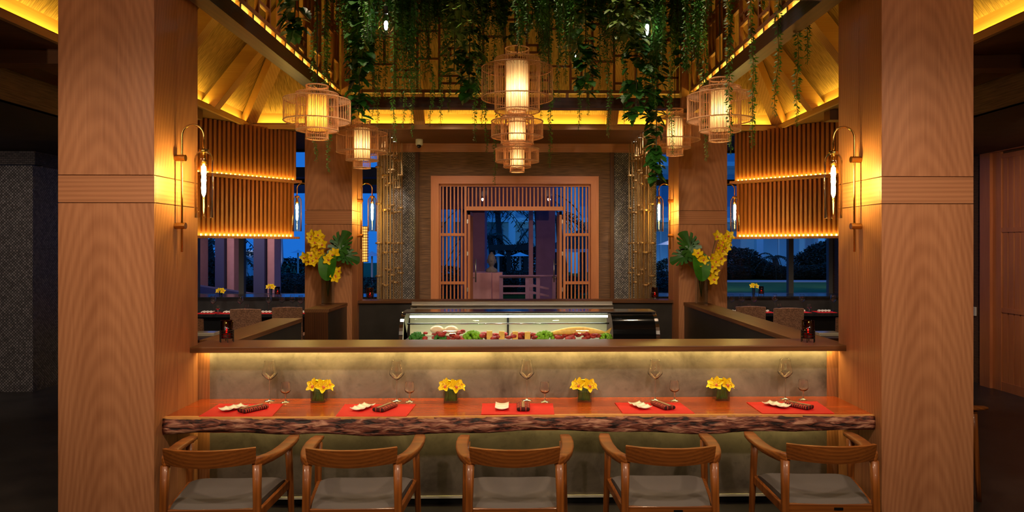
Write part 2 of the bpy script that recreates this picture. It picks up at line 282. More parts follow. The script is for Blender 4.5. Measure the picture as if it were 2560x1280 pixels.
# ------------------------------------------------------------------ mesh builder
def origin(o):
    v = Vector((0, 0, 0))
    while o: v = v+o.location; o = o.parent
    return v
class MB:
    def __init__(s): s.v = []; s.f = []
    def add(s, vs_, fs): k = len(s.v); s.v += [Vector(p) for p in vs_]; s.f += [tuple(i+k for i in q) for q in fs]; return s
    def box(s, x0, x1, y0, y1, z0, z1):
        return s.add([(x0, y0, z0), (x1, y0, z0), (x1, y1, z0), (x0, y1, z0), (x0, y0, z1), (x1, y0, z1), (x1, y1, z1), (x0, y1, z1)],
                     [(0, 3, 2, 1), (4, 5, 6, 7), (0, 1, 5, 4), (1, 2, 6, 5), (2, 3, 7, 6), (3, 0, 4, 7)])
    def bar(s, p, q, a, b, up=(0, 0, 1)):        # rectangular bar from p to q, a wide (sideways) b high
        p = Vector(p); q = Vector(q); d = (q-p).normalized(); u = Vector(up)
        if abs(d.dot(u)) > .98: u = Vector((0, 1, 0))
        r = d.cross(u).normalized(); u = r.cross(d).normalized()
        o = [(-a/2, -b/2), (a/2, -b/2), (a/2, b/2), (-a/2, b/2)]
        return s.add([p+r*i+u*j for i, j in o]+[q+r*i+u*j for i, j in o], [(0, 1, 2, 3), (7, 6, 5, 4), (0, 4, 5, 1), (1, 5, 6, 2), (2, 6, 7, 3), (3, 7, 4, 0)])
    def tube(s, pts, r, n=8, cap=True, closed=False):
        pts = [Vector(p) for p in pts]; rs = r if isinstance(r, (list, tuple)) else [r]*len(pts); m = len(pts); rings = []
        prev = None
        for i, p in enumerate(pts):
            if closed: d = (pts[(i+1) % m]-pts[i-1]).normalized()
            else: d = (pts[min(i+1, m-1)]-pts[max(i-1, 0)]).normalized()
            u = prev if prev is not None else (Vector((0, 0, 1)) if abs(d.z) < .9 else Vector((0, 1, 0)))
            a = d.cross(u)
            if a.length < 1e-5: a = d.cross(Vector((1, 0, 0)))
            a.normalize(); u = a.cross(d).normalized(); prev = u
            rings.append([p+(a*math.cos(t)+u*math.sin(t))*rs[i] for t in [2*PI*k/n for k in range(n)]])
        vs_ = [v for R_ in rings for v in R_]; fs = []
        for i in range(m if closed else m-1):
            j = (i+1) % m
            for k in range(n): fs.append((i*n+k, i*n+(k+1) % n, j*n+(k+1) % n, j*n+k))
        if cap and not closed: fs.append(tuple(range(n))[::-1]); fs.append(tuple((m-1)*n+k for k in range(n)))
        return s.add(vs_, fs)
    def lathe(s, prof, n=24, c=(0, 0, 0), cap=False):
        c = Vector(c); vs_ = []; fs = []
        for (r, z) in prof:
            for k in range(n): t = 2*PI*k/n; vs_.append(c+Vector((r*math.cos(t), r*math.sin(t), z)))
        for i in range(len(prof)-1):
            for k in range(n): fs.append((i*n+k, i*n+(k+1) % n, (i+1)*n+(k+1) % n, (i+1)*n+k))
        if cap: fs.append(tuple(range(n))[::-1]); fs.append(tuple((len(prof)-1)*n+k for k in range(n)))
        return s.add(vs_, fs)
    def ring(s, R_, z, r, n=32, c=(0, 0), m=6):
        return s.tube([(c[0]+R_*math.cos(2*PI*k/n), c[1]+R_*math.sin(2*PI*k/n), z) for k in range(n)], r, m, closed=True)
    def prism(s, poly, z0, z1):
        n = len(poly); return s.add([(x, y, z0) for x, y in poly]+[(x, y, z1) for x, y in poly], [tuple(range(n))[::-1], tuple(range(n, 2*n))]+[(i, (i+1) % n, n+(i+1) % n, n+i) for i in range(n)])
    def sweep(s, secs, cap=True):               # list of closed sections with equal counts
        n = len(secs[0]); m = len(secs); fs = []
        for i in range(m-1):
            for k in range(n): fs.append((i*n+k, i*n+(k+1) % n, (i+1)*n+(k+1) % n, (i+1)*n+k))
        if cap: fs += [tuple(range(n))[::-1], tuple((m-1)*n+k for k in range(n))]
        return s.add([p for q in secs for p in q], fs)
    def ball(s, c, r, n=12, m=8, sc=(1, 1, 1), jit=0):
        vs_ = []; fs = []; c = Vector(c)
        for i in range(m+1):
            for k in range(n):
                a = PI*i/m; t = 2*PI*k/n; j = 1+random.uniform(-jit, jit) if 0 < i < m else 1
                vs_.append(c+Vector((r*sc[0]*math.sin(a)*math.cos(t)*j, r*sc[1]*math.sin(a)*math.sin(t)*j, r*sc[2]*math.cos(a)*j)))
        for i in range(m):
            for k in range(n): fs.append((i*n+k, (i+1)*n+k, (i+1)*n+(k+1) % n, i*n+(k+1) % n))
        return s.add(vs_, fs)
    def build(s, name, mat, parent=None, smooth=False, bevel=0, seg=2):
        o0 = origin(parent) if parent else Vector((0, 0, 0))
        me = bpy.data.meshes.new(name); me.from_pydata([tuple(v-o0) for v in s.v], [], s.f); me.update()
        if smooth:
            me.polygons.foreach_set('use_smooth', [True]*len(me.polygons))
        if mat: me.materials.append(mat)
        o = bpy.data.objects.new(name, me); COL.objects.link(o); o.parent = parent
        if smooth == 'auto':
            e = o.modifiers.new('es', 'EDGE_SPLIT'); e.split_angle = math.radians(40)
        if bevel:
            b = o.modifiers.new('bevel', 'BEVEL'); b.width = bevel; b.segments = seg; b.limit_method = 'ANGLE'
        return o
def tag(o, label=None, cat=None, group=None, kind=None):
    if label: o['label'] = label
    if cat: o['category'] = cat
    if group: o['group'] = group
    if kind: o['kind'] = kind
    return o
def thing(name, label, cat, loc=(0, 0, 0), group=None, rz=0):
    o = bpy.data.objects.new(name, None); COL.objects.link(o); o.location = loc; o.rotation_euler = (0, 0, rz); o.empty_display_size = .1
    return tag(o, label, cat, group)
def struct(o, label=None, cat='structure'):
    o['kind'] = 'structure'
    if label: o['label'] = label; o['category'] = cat
    return o
def sthing(name, label, cat, loc=(0, 0, 0)): return struct(thing(name, label, cat, loc), label, cat)
KIDS = {}
def copy_tree(o, loc=None, rz=None, label=None, scale=None, parent=None):
    c = o.copy(); COL.objects.link(c); c.parent = parent
    if loc is not None: c.location = loc
    if rz is not None: c.rotation_euler = (0, 0, rz)
    if scale: c.scale = (scale,)*3
    if label: c['label'] = label
    for ch in list(o.children): copy_tree(ch, parent=c)
    return c
def rep(proto, name_parent, loc, rot=None, scale=None):     # a copy of one part under a parent
    c = proto.copy(); COL.objects.link(c); c.parent = name_parent; c.location = loc
    if rot: c.rotation_euler = rot
    if scale: c.scale = scale
    return c
# ================================================================== SETTING
fl = MB().box(-9, 9, -4, GY+.2, -.1, 0).build('floor', M_floor); struct(fl, 'dark slate floor of the restaurant', 'floor')
# ceilings round the pavilion roof
ce = sthing('ceiling', 'dark soffit around the sloping woven roof', 'ceiling', (0, 0, COZ))
YF = 3.3
MB().box(-4.4, -COX, YF-.3, COY, COZ, COZ+.06).build('soffit_board', M_soffit, ce)
MB().box(COX, 4.4, YF-.3, COY, COZ, COZ+.06).build('soffit_board', M_soffit, ce)
MB().box(-2.6, 2.6, COY, WYB, COZ, COZ+.06).build('soffit_board', M_soffit, ce)
MB().box(-4.4, -2.6, COY, 9.95, COZ, COZ+.06).build('soffit_board', M_soffit, ce)
MB().box(2.6, 4.4, COY, 9.95, COZ, COZ+.06).build('soffit_board', M_soffit, ce)
MB().box(-4.4, 4.4, -4, YF-.3, COZ, COZ+.06).build('soffit_board', M_soffit, ce)
for sg in (-1, 1):
    a, b = sorted((sg*4.4, sg*9)); MB().box(a, b, -4, 9.95, 3.15, 3.22).build('low_ceiling', M_ceil, ce)
    a, b = sorted((sg*4.38, sg*4.46)); MB().box(a, b, -4, 9.95, 3.15, COZ+.05).build('bulkhead', M_grassy, ce)
    a, b = sorted((sg*4.36, sg*4.40)); MB().box(a, b, -4, 9.95, COZ-.10, COZ).build('soffit_trim', M_oakdarky, ce)
    for yy in (4.6, 5.8, 7.0, 8.2):
        a, b = sorted((sg*(COX+.1), sg*4.36)); MB().box(a, b, yy, yy+.16, COZ-.12, COZ).build('soffit_beam', M_soffit, ce)
    a, b = sorted((sg*1.9, sg*9)); MB().box(a, b, 9.95, GY+.2, 3.82, 3.9).build('wing_ceiling', M_ceil, ce)
    a, b = sorted((sg*2.6, sg*9)); MB().box(a, b, 9.9, 9.97, 3.15 if 0 else COZ, 3.9).build('bulkhead', M_soffit, ce)
# cove lips and lit boards
cv = sthing('trim_1', 'amber lit cove trim framing the woven roof', 'cove', (0, 0, COZ))
MB().box(-COX-.01, -COX+.03, YF, COY+.03, COZ-.02, COZ+.04).build('cove_lip', M_covy, cv)
MB().box(COX-.03, COX+.01, YF, COY+.03, COZ-.02, COZ+.04).build('cove_lip', M_covy, cv)
MB().box(-COX, COX, COY-.03, COY+.01, COZ-.02, COZ+.04).build('cove_lip', M_covx, cv)
ROX, ROY, RBZ = COX+.12, COY+.13, CAMZ+1.85
MB().box(-ROX-.03, -ROX, YF-.3, ROY, COZ+.05, RBZ).build('cove_board', M_covy, cv)
MB().box(ROX, ROX+.03, YF-.3, ROY, COZ+.05, RBZ).build('cove_board', M_covy, cv)
MB().box(-ROX, ROX, ROY, ROY+.03, COZ+.05, RBZ).build('cove_board', M_covx, cv)
MB().box(-ROX, ROX, YF-.33, YF-.3, COZ, RBZ).build('cove_board', M_covx, cv)
# sloping woven roof
PIT = 1.28; RUN = (TOPZ-RBZ)/PIT; RFY = YF-.3
rf = sthing('ceiling.001', 'steep woven roof slopes with oak rafters above the bar', 'ceiling', (0, 0, RBZ))
ix, iyb, iyf = ROX-RUN, ROY-RUN, RFY+RUN
def quad(a, b, c, d, t=.03):
    n = (Vector(b)-Vector(a)).cross(Vector(d)-Vector(a)).normalized()*t
    q = [Vector(p) for p in (a, b, c, d)]; m = MB(); m.add(q+[p+n for p in q], [(3, 2, 1, 0), (4, 5, 6, 7), (0, 1, 5, 4), (1, 2, 6, 5), (2, 3, 7, 6), (3, 0, 4, 7)]); return m
quad((-ROX, RFY, RBZ), (-ix, iyf, TOPZ), (-ix, iyb, TOPZ), (-ROX, ROY, RBZ), -.03).build('roof_slope', M_wovenx, rf)
quad((ROX, RFY, RBZ), (ix, iyf, TOPZ), (ix, iyb, TOPZ), (ROX, ROY, RBZ), .03).build('roof_slope', M_wovenx, rf)
quad((-ROX, ROY, RBZ), (-ix, iyb, TOPZ), (ix, iyb, TOPZ), (ROX, ROY, RBZ), -.03).build('roof_slope', M_woven, rf)
quad((-ROX, RFY, RBZ), (-ix, iyf, TOPZ), (ix, iyf, TOPZ), (ROX, RFY, RBZ), .03).build('roof_slope', M_woven, rf)
MB().box(-ix-.1, ix+.1, iyf-.1, iyb+.1, TOPZ, TOPZ+.05).build('roof_cap', M_ceil, rf)
def rafter(p, q, name='rafter', m=M_covy): MB().bar(p, q, .15, .17).build(name, m, rf, bevel=.004)
for sg in (-1, 1):
    for yy in (8.45, 7.2, 5.95, 4.7):
        rafter((sg*(ROX-.06), yy, RBZ-.18), (sg*(ix-.06), yy, TOPZ-.18), m=M_covx)
    rafter((sg*(ROX-.06), ROY-.06, RBZ-.17), (sg*(ix-.06), iyb-.06, TOPZ-.17), 'hip_rafter')
for xx in (-2.62, -1.32, 0, 1.32, 2.62):
    rafter((xx, ROY-.06, RBZ-.18), (xx, iyb-.06, TOPZ-.18))
# walls
wl = sthing('wall_left', 'dark mosaic wall at the left end of the room', 'wall', (-8.6, 4, 0))
MB().box(-8.7, -8.6, -4, 9.4, 0, 3.6).build('wall_face', M_mosdark, wl)
MB().box(-8.6, -6.34, 9.3, 9.45, 2.97, 3.6).build('wall_upper', M_mosdark, wl)
MB().box(-6.42, -6.34, 9.45, GY, 0, 3.9).build('wall_return', M_mosdark, wl)
MB().box(-8.6, -6.30, 9.2, 9.9, 0, 2.95).build('tile_pier', M_mosaic, wl)
for z in (1.28, 1.86, 2.5): MB().box(-8.6, -6.298, 9.196, 9.9, z, z+.006).build('tile_joint', M_grey, wl)
wr = sthing('wall_right', 'brown grasscloth wall at the right end of the room', 'wall', (6.4, 4, 0))
MB().box(6.4, 6.5, -4, GY, 0, 3.9).build('wall_face', M_grassy, wr)
MB().box(6.375, 6.4, 9.55, 9.66, .93, 1.05).build('switch_plate', M_whitep, wr)
MB().box(-9, 9, -4.1, -4, 0, 3.7).build('wall_back', M_grass); struct(bpy.data.objects['wall_back'], 'brown wall behind the viewer', 'wall')
# entrance wall with its opening for the screen door
we = sthing('wall_front', 'brown grasscloth entrance wall around the slatted doors', 'wall', (0, WYB, 0))
wx0, wx1 = W(1043, 0, WYB).x, W(1530, 0, WYB).x
dx0, dx1 = W(1078, 0, WYB).x, W(1496, 0, WYB).x; dzt = W(0, 438, WYB).z
MB().box(wx0, dx0+.02, WYB, WYB+.25, 0, COZ).build('wall_face', M_grass, we)
MB().box(dx1-.02, wx1, WYB, WYB+.25, 0, COZ).build('wall_face', M_grass, we)
MB().box(dx0+.02, dx1-.02, WYB, WYB+.25, dzt-.02, COZ).build('wall_face', M_grass, we)
MB().box(-2.6, 2.6, WYB-.05, WYB+.2, W(0, 378, WYB).z, COZ).build('crown_board', M_oakx, we)
for a in (wx0, wx1): MB().box(a-.03, a+.03, WYB-.03, WYB+.2, 0, W(0, 378, WYB).z).build('edge_post', M_oakdarkz, we)
tl = W(945, 0, WYB+.05).x; tr = W(1640, 0, WYB+.05).x
MB().box(tl, wx0-.03, WYB+.02, WYB+.2, 0, COZ).build('tile_face', M_scale, we)
MB().box(wx1+.03, tr, WYB+.02, WYB+.2, 0, COZ).build('tile_face', M_scale, we)
# ------------------------------------------------------------------ screen door
dr = sthing('door_1', 'light wood slatted entrance screen with its double doors open', 'door', (0, WYB, 0))
fw = .125
yb0, yb1 = WYB-.05, WYB+.22
def mitre(poly): return MB().add([(x, yb0, z) for x, z in poly]+[(x, yb1, z) for x, z in poly], [(0, 1, 2, 3), (7, 6, 5, 4), (0, 4, 5, 1), (1, 5, 6, 2), (2, 6, 7, 3), (3, 7, 4, 0)])
mitre([(dx0, 0), (dx0+fw, 0), (dx0+fw, dzt-fw), (dx0, dzt)]).build('casing', M_doorwood, dr)
mitre([(dx1-fw, 0), (dx1, 0), (dx1, dzt), (dx1-fw, dzt-fw)]).build('casing', M_doorwood, dr)
mitre([(dx0, dzt), (dx0+fw, dzt-fw), (dx1-fw, dzt-fw), (dx1, dzt)]).build('casing', M_doorwoodx, dr)
def dz(y): return W(1290, y, WYB).z
def dxp(x): return W(x, 0, WYB).x
bx0, bx1, bx2, bx3 = dxp(1097), dxp(1166), dxp(1408), dxp(1476)
ym, yn = WYB+.03, WYB+.11
MB().box(bx0, bx3, ym, yn, dz(466), dzt-fw+.005).build('head_rail', M_doorwoodx, dr)
for x in (bx1-.035, bx2+.005): MB().box(x, x+.035, ym, yn, 0, dz(466)).build('post', M_doorwood, dr)
for x in (bx0, bx3-.03): MB().box(x, x+.03, ym, yn, 0, dz(466)).build('post', M_doorwood, dr)
MB().box(bx1, bx2, ym, yn, dz(526), dz(516)).build('transom_rail', M_doorwoodx, dr)
for y in (587, 708):
    for a, b in ((bx0+.03, bx1-.035), (bx2+.04, bx3-.03)): MB().box(a, b, ym-.004, yn, dz(y+3), dz(y-4)).build('mid_rail', M_doorwoodx, dr)
sl = None
for a, b in ((bx0+.02, bx1-.035), (bx2+.035, bx3-.02)):
    for i in range(6):
        x = a+(b-a)*(i+.7)/6.4
        if sl is None: sl = MB().box(-.011, .011, -.02, .02, 0, dz(466)).build('slat', M_doorwood, dr); sl.location = (x, .07, 0)
        else: rep(sl, dr, (x, .07, 0))
ts = None
for i in range(25):
    x = bx1+(bx2-bx1)*(i+.5)/25
    if ts is None: ts = MB().box(-.011, .011, -.02, .02, 0, dz(468)-dz(516)).build('transom_slat', M_doorwood, dr); ts.location = (x, .07, dz(516)); ts.data.transform(Matrix.Translation(origin(dr)))
    else: rep(ts, dr, (x, .07, dz(516)))
sl.data.transform(Matrix.Translation(origin(dr)))
MB().box(bx0, bx1, WYB+.115, WYB+.121, 0, dz(466)).build('glass_pane', M_pane, dr)
MB().box(bx2, bx3, WYB+.115, WYB+.121, 0, dz(466)).build('glass_pane', M_pane, dr)
MB().box(bx1, bx2, WYB+.115, WYB+.121, dz(516), dz(466)).build('glass_pane', M_pane, dr)
for sg, hx in ((1, bx1), (-1, bx2)):
    a, b = sorted((hx+sg*.012, hx+sg*.05))
    lf = MB().box(a, b, WYB+.12, WYB+.17, 0, dz(527)).box(a, b, WYB+.86, WYB+.91, 0, dz(527)).box(a, b, WYB+.12, WYB+.9, dz(536), dz(527)).box(a, b, WYB+.12, WYB+.9, 0, .14).build('door_leaf', M_doorwood, dr)
    for i in range(8): MB().box(a, b, WYB+.24+i*.08, WYB+.262+i*.08, .14, dz(536)).build('leaf_slat', M_doorwood, lf)
    hxx = hx+sg*.10
    MB().tube([(hxx, WYB+.82, dz(712)), (hxx, WYB+.82, dz(650))], .012, 8).tube([(hxx-sg*.05, WYB+.82, dz(700)), (hxx, WYB+.82, dz(700))], .008, 6).tube([(hxx-sg*.05, WYB+.82, dz(664)), (hxx, WYB+.82, dz(664))], .008, 6).build('pull_handle', M_steel, lf, True)
    for y in (553, 634, 725): MB().box(hx+sg*.0-.012, hx+.02, WYB+.10, WYB+.125, dz(y+5), dz(y-5)).build('hinge', M_steel, lf)
# ------------------------------------------------------------------ right side room door
d2 = sthing('door_2', 'tall slatted wooden door in the right wall', 'door', (6.4, 8.3, 0))
yd = WX(2462, 6.4); zt = CAMZ+1.46
MB().box(6.33, 6.42, yd-.2, yd, 0, zt).build('casing', M_doorwood, d2); MB().box(6.33, 6.42, yd-2.2, yd-.2, zt-.22, zt).build('casing', M_doorwood, d2); MB().box(6.33, 6.42, yd-2.4, yd-2.2, 0, zt).build('casing', M_doorwood, d2)
MB().box(6.37, 6.47, yd-.36, yd-.2, 0, zt-.22).build('jamb', M_doorwood, d2)
for z in (0, 1.03, 2.08, 3.05): MB().box(6.375, 6.41, yd-2.2, yd-.36, z, z+(.12 if z == 0 else .06)).build('rail', M_doorwood, d2)
for i in range(16): MB().box(6.385, 6.405, yd-.46-i*.11, yd-.37-i*.11, .05, zt-.25).build('slat', M_doorwood, d2)
# ------------------------------------------------------------------ window wall
for k, (a, b) in enumerate(((-6.4, -1.95), (1.95, 6.4))):
    wn = sthing('window_%d' % (k+1), 'tall glazed wall behind the %s dining wing' % ('left' if k == 0 else 'right'), 'window', ((a+b)/2, GY, 0))
    sz = W(0, 735, GY).z
    MB().box(a, b, GY-.35, GY+.1, 0, sz).build('sill_wall', M_mull, wn)
    MB().box(a, b, GY-.05, GY+.05, 3.12, 3.24).build('transom', M_black, wn)
    MB().box(a, b, GY-.05, GY+.05, 3.78, 3.9).build('head', M_black, wn)
    mxs = [W(x, 0, GY).x for x in ((606,) if k == 0 else (1975,))]+[a+.03, b-.03]
    for x in mxs: MB().box(x-.05, x+.05, GY-.06, GY+.06, sz, 3.82).build('mullion', M_mull, wn)
    st = sorted([a]+[mxs[0]]+[b])
    for i in range(2): MB().box(st[i]+.03, st[i+1]-.03, GY-.004, GY+.004, sz, 3.8).build('pane', M_pane, wn)
    xs = (b if k == 0 else a)
    MB().box(xs-.004, xs+.004, WYB+.2, GY, .05, 3.5).build('side_pane', M_pane, wn)
    MB().box(xs-.05, xs+.05, WYB+.2, GY, 0, .12).build('side_sill', M_black, wn); MB().box(xs-.05, xs+.05, WYB+.2, GY, 3.12, 3.22).build('side_transom', M_black, wn)
    for yy in (12.5, GY): MB().box(xs-.04, xs+.04, yy-.04, yy+.04, 0, 3.8).build('mullion', M_black, wn)
# ------------------------------------------------------------------ columns
def column(label, x0, x1, y0, y1, top, bz0, bz1, inner):
    c = thing('column', label, 'column', ((x0+x1)/2, (y0+y1)/2, 0))
    g = .004
    MB().box(x0+.02, x1-.02, y0+.02, y1-.02, 0, top).build('core', M_oakdarkz, c)
    zs = [(0, bz0-g/2), (bz0+g/2, bz1-g/2), (bz1+g/2, top)]
    for i, (a, b) in enumerate(zs):
        m = M_oakx if i == 1 else M_oak; my = M_oaky if i == 1 else M_oak
        MB().box(x0, x1, y0, y0+.02, a, b).build('front_panel', m, c, bevel=.0015, seg=1)
        MB().box(x0, x1, y1-.02, y1, a, b).build('rear_panel', m, c)
        ymid = (y0+y1)/2
        for q0, q1 in ((y0+.02, ymid-g/2), (ymid+g/2, y1-.02)):
            MB().box(x0, x0+.02, q0, q1, a, b).build('side_panel', my, c, bevel=.0015, seg=1)
            MB().box(x1-.02, x1, q0, q1, a, b).build('side_panel', my, c, bevel=.0015, seg=1)
    return c
zb0, zb1 = W(382, 507, CY0).z, W(382, 438, CY0).z
column('broad oak column at the left end of the counter', -CIX-CS+OX, -CIX+OX, CY0, CY1, 4.4, zb0, zb1, 1)
column('broad oak column at the right end of the counter', CIX+OX, CIX+CS+OX, CY0, CY1, 4.4, zb0, zb1, -1)
column('far oak column behind the left orchid vase', W(762, 0, FY0).x, W(880, 0, FY0).x, FY0, FY1, BZ0, zb0, zb1, 1)
column('far oak column behind the right orchid vase', W(1697, 0, FY0).x, W(1818, 0, FY0).x, FY0, FY1, BZ0, zb0, zb1, -1)
LFX = W(880, 0, FY0).x; RFX = W(1697, 0, FY0).x; LFO = W(762, 0, FY0).x; RFO = W(1818, 0, FY0).x
# ------------------------------------------------------------------ ring beams and corner posts
BX = 2.1; BY = 8.5
MB().box(-BX-.14, -BX, 4.6, FY1, BZ0, BZ1).build('ring_beam', M_oakdarky); tag(bpy.data.objects['ring_beam'], 'dark wood beam along the left side of the light well', 'beam')
o = MB().box(BX, BX+.14, 4.6, FY1, BZ0, BZ1).build('ring_beam', M_oakdarky); tag(o, 'dark wood beam along the right side of the light well', 'beam')
o = MB().box(-BX, BX, BY, BY+.14, BZ0, BZ1).build('ring_beam', M_oakdark); tag(o, 'dark wood beam across the far side of the light well', 'beam')
o = MB().box(-BX, BX, 4.6, 4.74, BZ0, BZ1).build('ring_beam', M_oakdark); tag(o, 'dark wood beam across the near side of the light well', 'beam')
for sg, lb in ((-1, 'left'), (1, 'right')):
    a, b = sorted((sg*BX, sg*(BX-.09))); o = MB().box(a, b, BY-.09, BY, BZ0-.0, TOPZ-.02).build('corner_post', M_oak, bevel=.003); tag(o, 'light wood corner post at the far %s of the light well' % lb, 'post')
# lattice screens: bars in a stepped pattern
def lattice(label, f, L, n, mat_v, mat_h, seedv, axis):
    root = thing('lattice_screen', label, 'screen', f(L/2, 0, RZ))
    rnd = random.Random(seedv); z1 = TOPZ-.06; t = .028; dp = .035; sp = L/n
    pv = {}
    def vbar(u, a, b):
        m = MB(); m.bar(f(u, 0, a), f(u, 0, b), t if axis == 'X' else dp, dp if axis == 'X' else t, up=(0, 1, 0)); m.build('lattice_bar', mat_v, root)
    def hbar(u0, u1, z): MB().bar(f(u0, 0, z), f(u1, 0, z), dp, t).build('lattice_bar', mat_h, root)
    MB().bar(f(0, 0, RZ+.02), f(L, 0, RZ+.02), .05, .04).build('bottom_rail', mat_h, root)
    MB().bar(f(0, 0, z1), f(L, 0, z1), .05, .05).build('top_rail', mat_h, root)
    offs = [.0, .34, .12, .46]
    for i in range(n+1):
        vbar(min(max(i*sp, .02), L-.02), RZ+.03, z1)
    for i in range(n):
        z = RZ+.14+offs[i % 4]*.6+rnd.uniform(-.03, .03)
        while z < z1-.1:
            hbar(i*sp+.01, (i+1)*sp-.01, z); 
            if rnd.random() < .35: zz = z+.09; hbar(i*sp+.01, (i+1)*sp-.01, zz); vbar(i*sp+sp/2, z, zz)
            elif rnd.random() < .4: vbar(i*sp+sp*.5, z, min(z+.34, z1))
            z += .34+rnd.choice((0, .12))
    k = max(4, int(L/.245))
    for i in range(k): 
        u = (i+.5)*L/k
        MB().bar(f(u, 0, BZ1), f(u, 0, RZ), .035, .035, up=(0, 1, 0)).build('spacer_block', M_oak, root)
    return root
lattice('lattice screen along the left side of the light well', lambda u, w_, z: Vector((-BX-.04, 4.75+u, z)), BY-.09-4.75, 14, M_latz, M_laty, 3, 'Y')
lattice('lattice screen along the right side of the light well', lambda u, w_, z: Vector((BX+.04, 4.75+u, z)), BY-.09-4.75, 14, M_latz, M_laty, 4, 'Y')
lattice('lattice screen across the far side of the light well', lambda u, w_, z: Vector((-BX+.09+u, BY+.04, z)), 2*BX-.18, 15, M_latz, M_latx, 5, 'X')
# ------------------------------------------------------------------ the bar enclosure
bar = thing('sushi_bar', 'sushi bar enclosure with plastered front and wooden ledges', 'bar', (OX, 7, 0))
fx0, fx1 = -CIX+OX+.03, CIX+OX-.03
MB().box(fx0+.03, fx1-.03, 5.10, 5.28, .075, LZ-.04).build('plaster_front', M_conc, bar)
MB().box(fx0-.1, fx0+.03, 5.097, 5.28, 0, LZ-.04).build('edge_trim', M_oak, bar); MB().box(fx1-.03, fx1+.1, 5.097, 5.28, 0, LZ-.04).build('edge_trim', M_oak, bar)
MB().box(fx0, fx1, 5.085, 5.1, .06, .076).build('base_strip', M_white, bar)
MB().box(fx0, fx1, 5.14, 5.28, 0, .06).build('toe_kick', M_black, bar)
MB().box(-CIX+OX-.045, CIX+OX+.045, 4.92, 5.30, LZ-.04, LZ).build('front_ledge', M_ledge, bar, bevel=.004)
def G_(x, y): return G(x, y, LZ)
LI, RI = -2.115, 2.125; LW = .265
y1a = 6.9; y2a = 7.87
MB().box(LI-LW, LI, 5.3, y1a, 0, LZ-.04).build('side_wall', M_darkstone, bar); MB().box(LI-LW-.01, LI+.01, 5.3, y1a+.01, LZ-.04, LZ).build('side_ledge', M_ledgey, bar, bevel=.003)
MB().box(LI-LW+.02, LI, y2a+.02, FY0, 0, LZ-.04).build('side_wall', M_darkstone, bar); MB().box(LI-LW, LI+.01, y2a, FY0, LZ-.04, LZ).build('side_ledge', M_ledgey, bar, bevel=.003)
MB().box(LI-LW+.005, LI, y2a, y2a+.02, 0, LZ-.04).build('end_panel', M_oakdarkz, bar)
MB().box(RI, RI+LW, 5.3, FY0, 0, LZ-.04).build('side_wall', M_darkstone, bar); MB().box(RI-.01, RI+LW+.01, 5.3, FY0, LZ-.04, LZ).build('side_ledge', M_ledgey, bar, bevel=.003)
MB().box(LFX, RFX, 9.14, 9.32, 0, LZ-.035).build('rear_wall', M_darkstone, bar); MB().box(LFX, RFX, 9.06, 9.36, LZ-.035, LZ).build('rear_ledge', M_ledge, bar, bevel=.003)
# steel unit in front of the rear wall
su = thing('steel_unit', 'brushed steel service unit against the rear wall of the bar', 'kitchen unit', (0, 8.9, 0))
ux0, ux1 = W(1028, 0, 9.0).x, W(1532, 0, 9.0).x
MB().box(ux0, ux1, 8.95, 9.13, 0, W(0, 766, 8.95).z).build('body', M_steel, su)
MB().box(ux0, ux1, 9.04, 9.13, W(0, 766, 8.95).z, W(0, 756, 9.04).z).build('upstand', M_steel, su)
MB().box(ux0, ux1, 8.90, 8.96, W(0, 769, 8.9).z, W(0, 765, 8.9).z).build('front_lip', M_chrome, su)
MB().box(W(1032, 0, 8.94).x, W(1042, 0, 8.94).x, 8.945, 8.952, W(0, 771, 8.94).z, W(0, 768, 8.94).z).build('name_plate', M_black, su)
wk = MB().box(-1.9, 1.95, 5.45, 6.15, .0, 1.0).build('prep_counter', M_steel); tag(wk, 'steel prep counter behind the front ledge', 'counter')
# ================================================================== COUNTER AND CHAIRS
def live_counter():
    root = thing('dining_counter', 'long live-edge wooden dining counter with rough bark front', 'counter', (OX, 4.8, CTZ))
    x0, x1 = -CIX+OX, CIX+OX; n = 150; rnd = random.Random(11)
    yf0 = 4.545; zb = CTZ-.108
    def wav(x): return .018*math.sin(x*1.7+.6)+.008*math.sin(x*5.1)+.004*math.sin(x*13.7)
    xs = [x0+(x1-x0)*i/n for i in range(n+1)]
    top = MB(); secs = []
    for x in xs:
        yf = yf0+wav(x)*.6; secs.append([(x, 5.095, CTZ-.1), (x, 5.095, CTZ), (x, yf, CTZ), (x, yf+.01, CTZ-.1)])
    top.sweep(secs); top.build('slab', M_red, root)
    sap = MB(); sap.sweep([[(x, yf0+wav(x)*.6+.0+.012+.012*math.sin(x*2.3)+.012, CTZ+.0012), (x, yf0+wav(x)*.6-.004, CTZ+.0012), (x, yf0+wav(x)*.6-.006, CTZ-.012), (x, yf0+wav(x)*.6+.02, CTZ-.012)] for x in xs])
    sap.build('sapwood_edge', M_sap, root)
    bk = MB(); secs = []; m = 9; prev = [0]*m
    for i, x in enumerate(xs):
        yf = yf0+wav(x)*.6; s = []
        zz = zb+.012*math.sin(x*3.1+1)+.006*math.sin(x*9)
        for k in range(m):
            prev[k] = prev[k]*.55+rnd.uniform(-1, 1)*.45
            z = CTZ-.004+(zz-CTZ+.004)*k/(m-1); s.append((x, yf-.012*math.sin(PI*k/(m-1))-.004+prev[k]*.009, z))
        secs.append(s+[(x, yf+.10, zz+.004), (x, yf+.10, CTZ-.006)])
    bk.sweep(secs); bk.build('bark_edge', M_bark, root, True)
    return root
M_sap = plain('sapwood', srgb(214, 150, 84), .3, noise=.15, nscale=15)
live_counter()
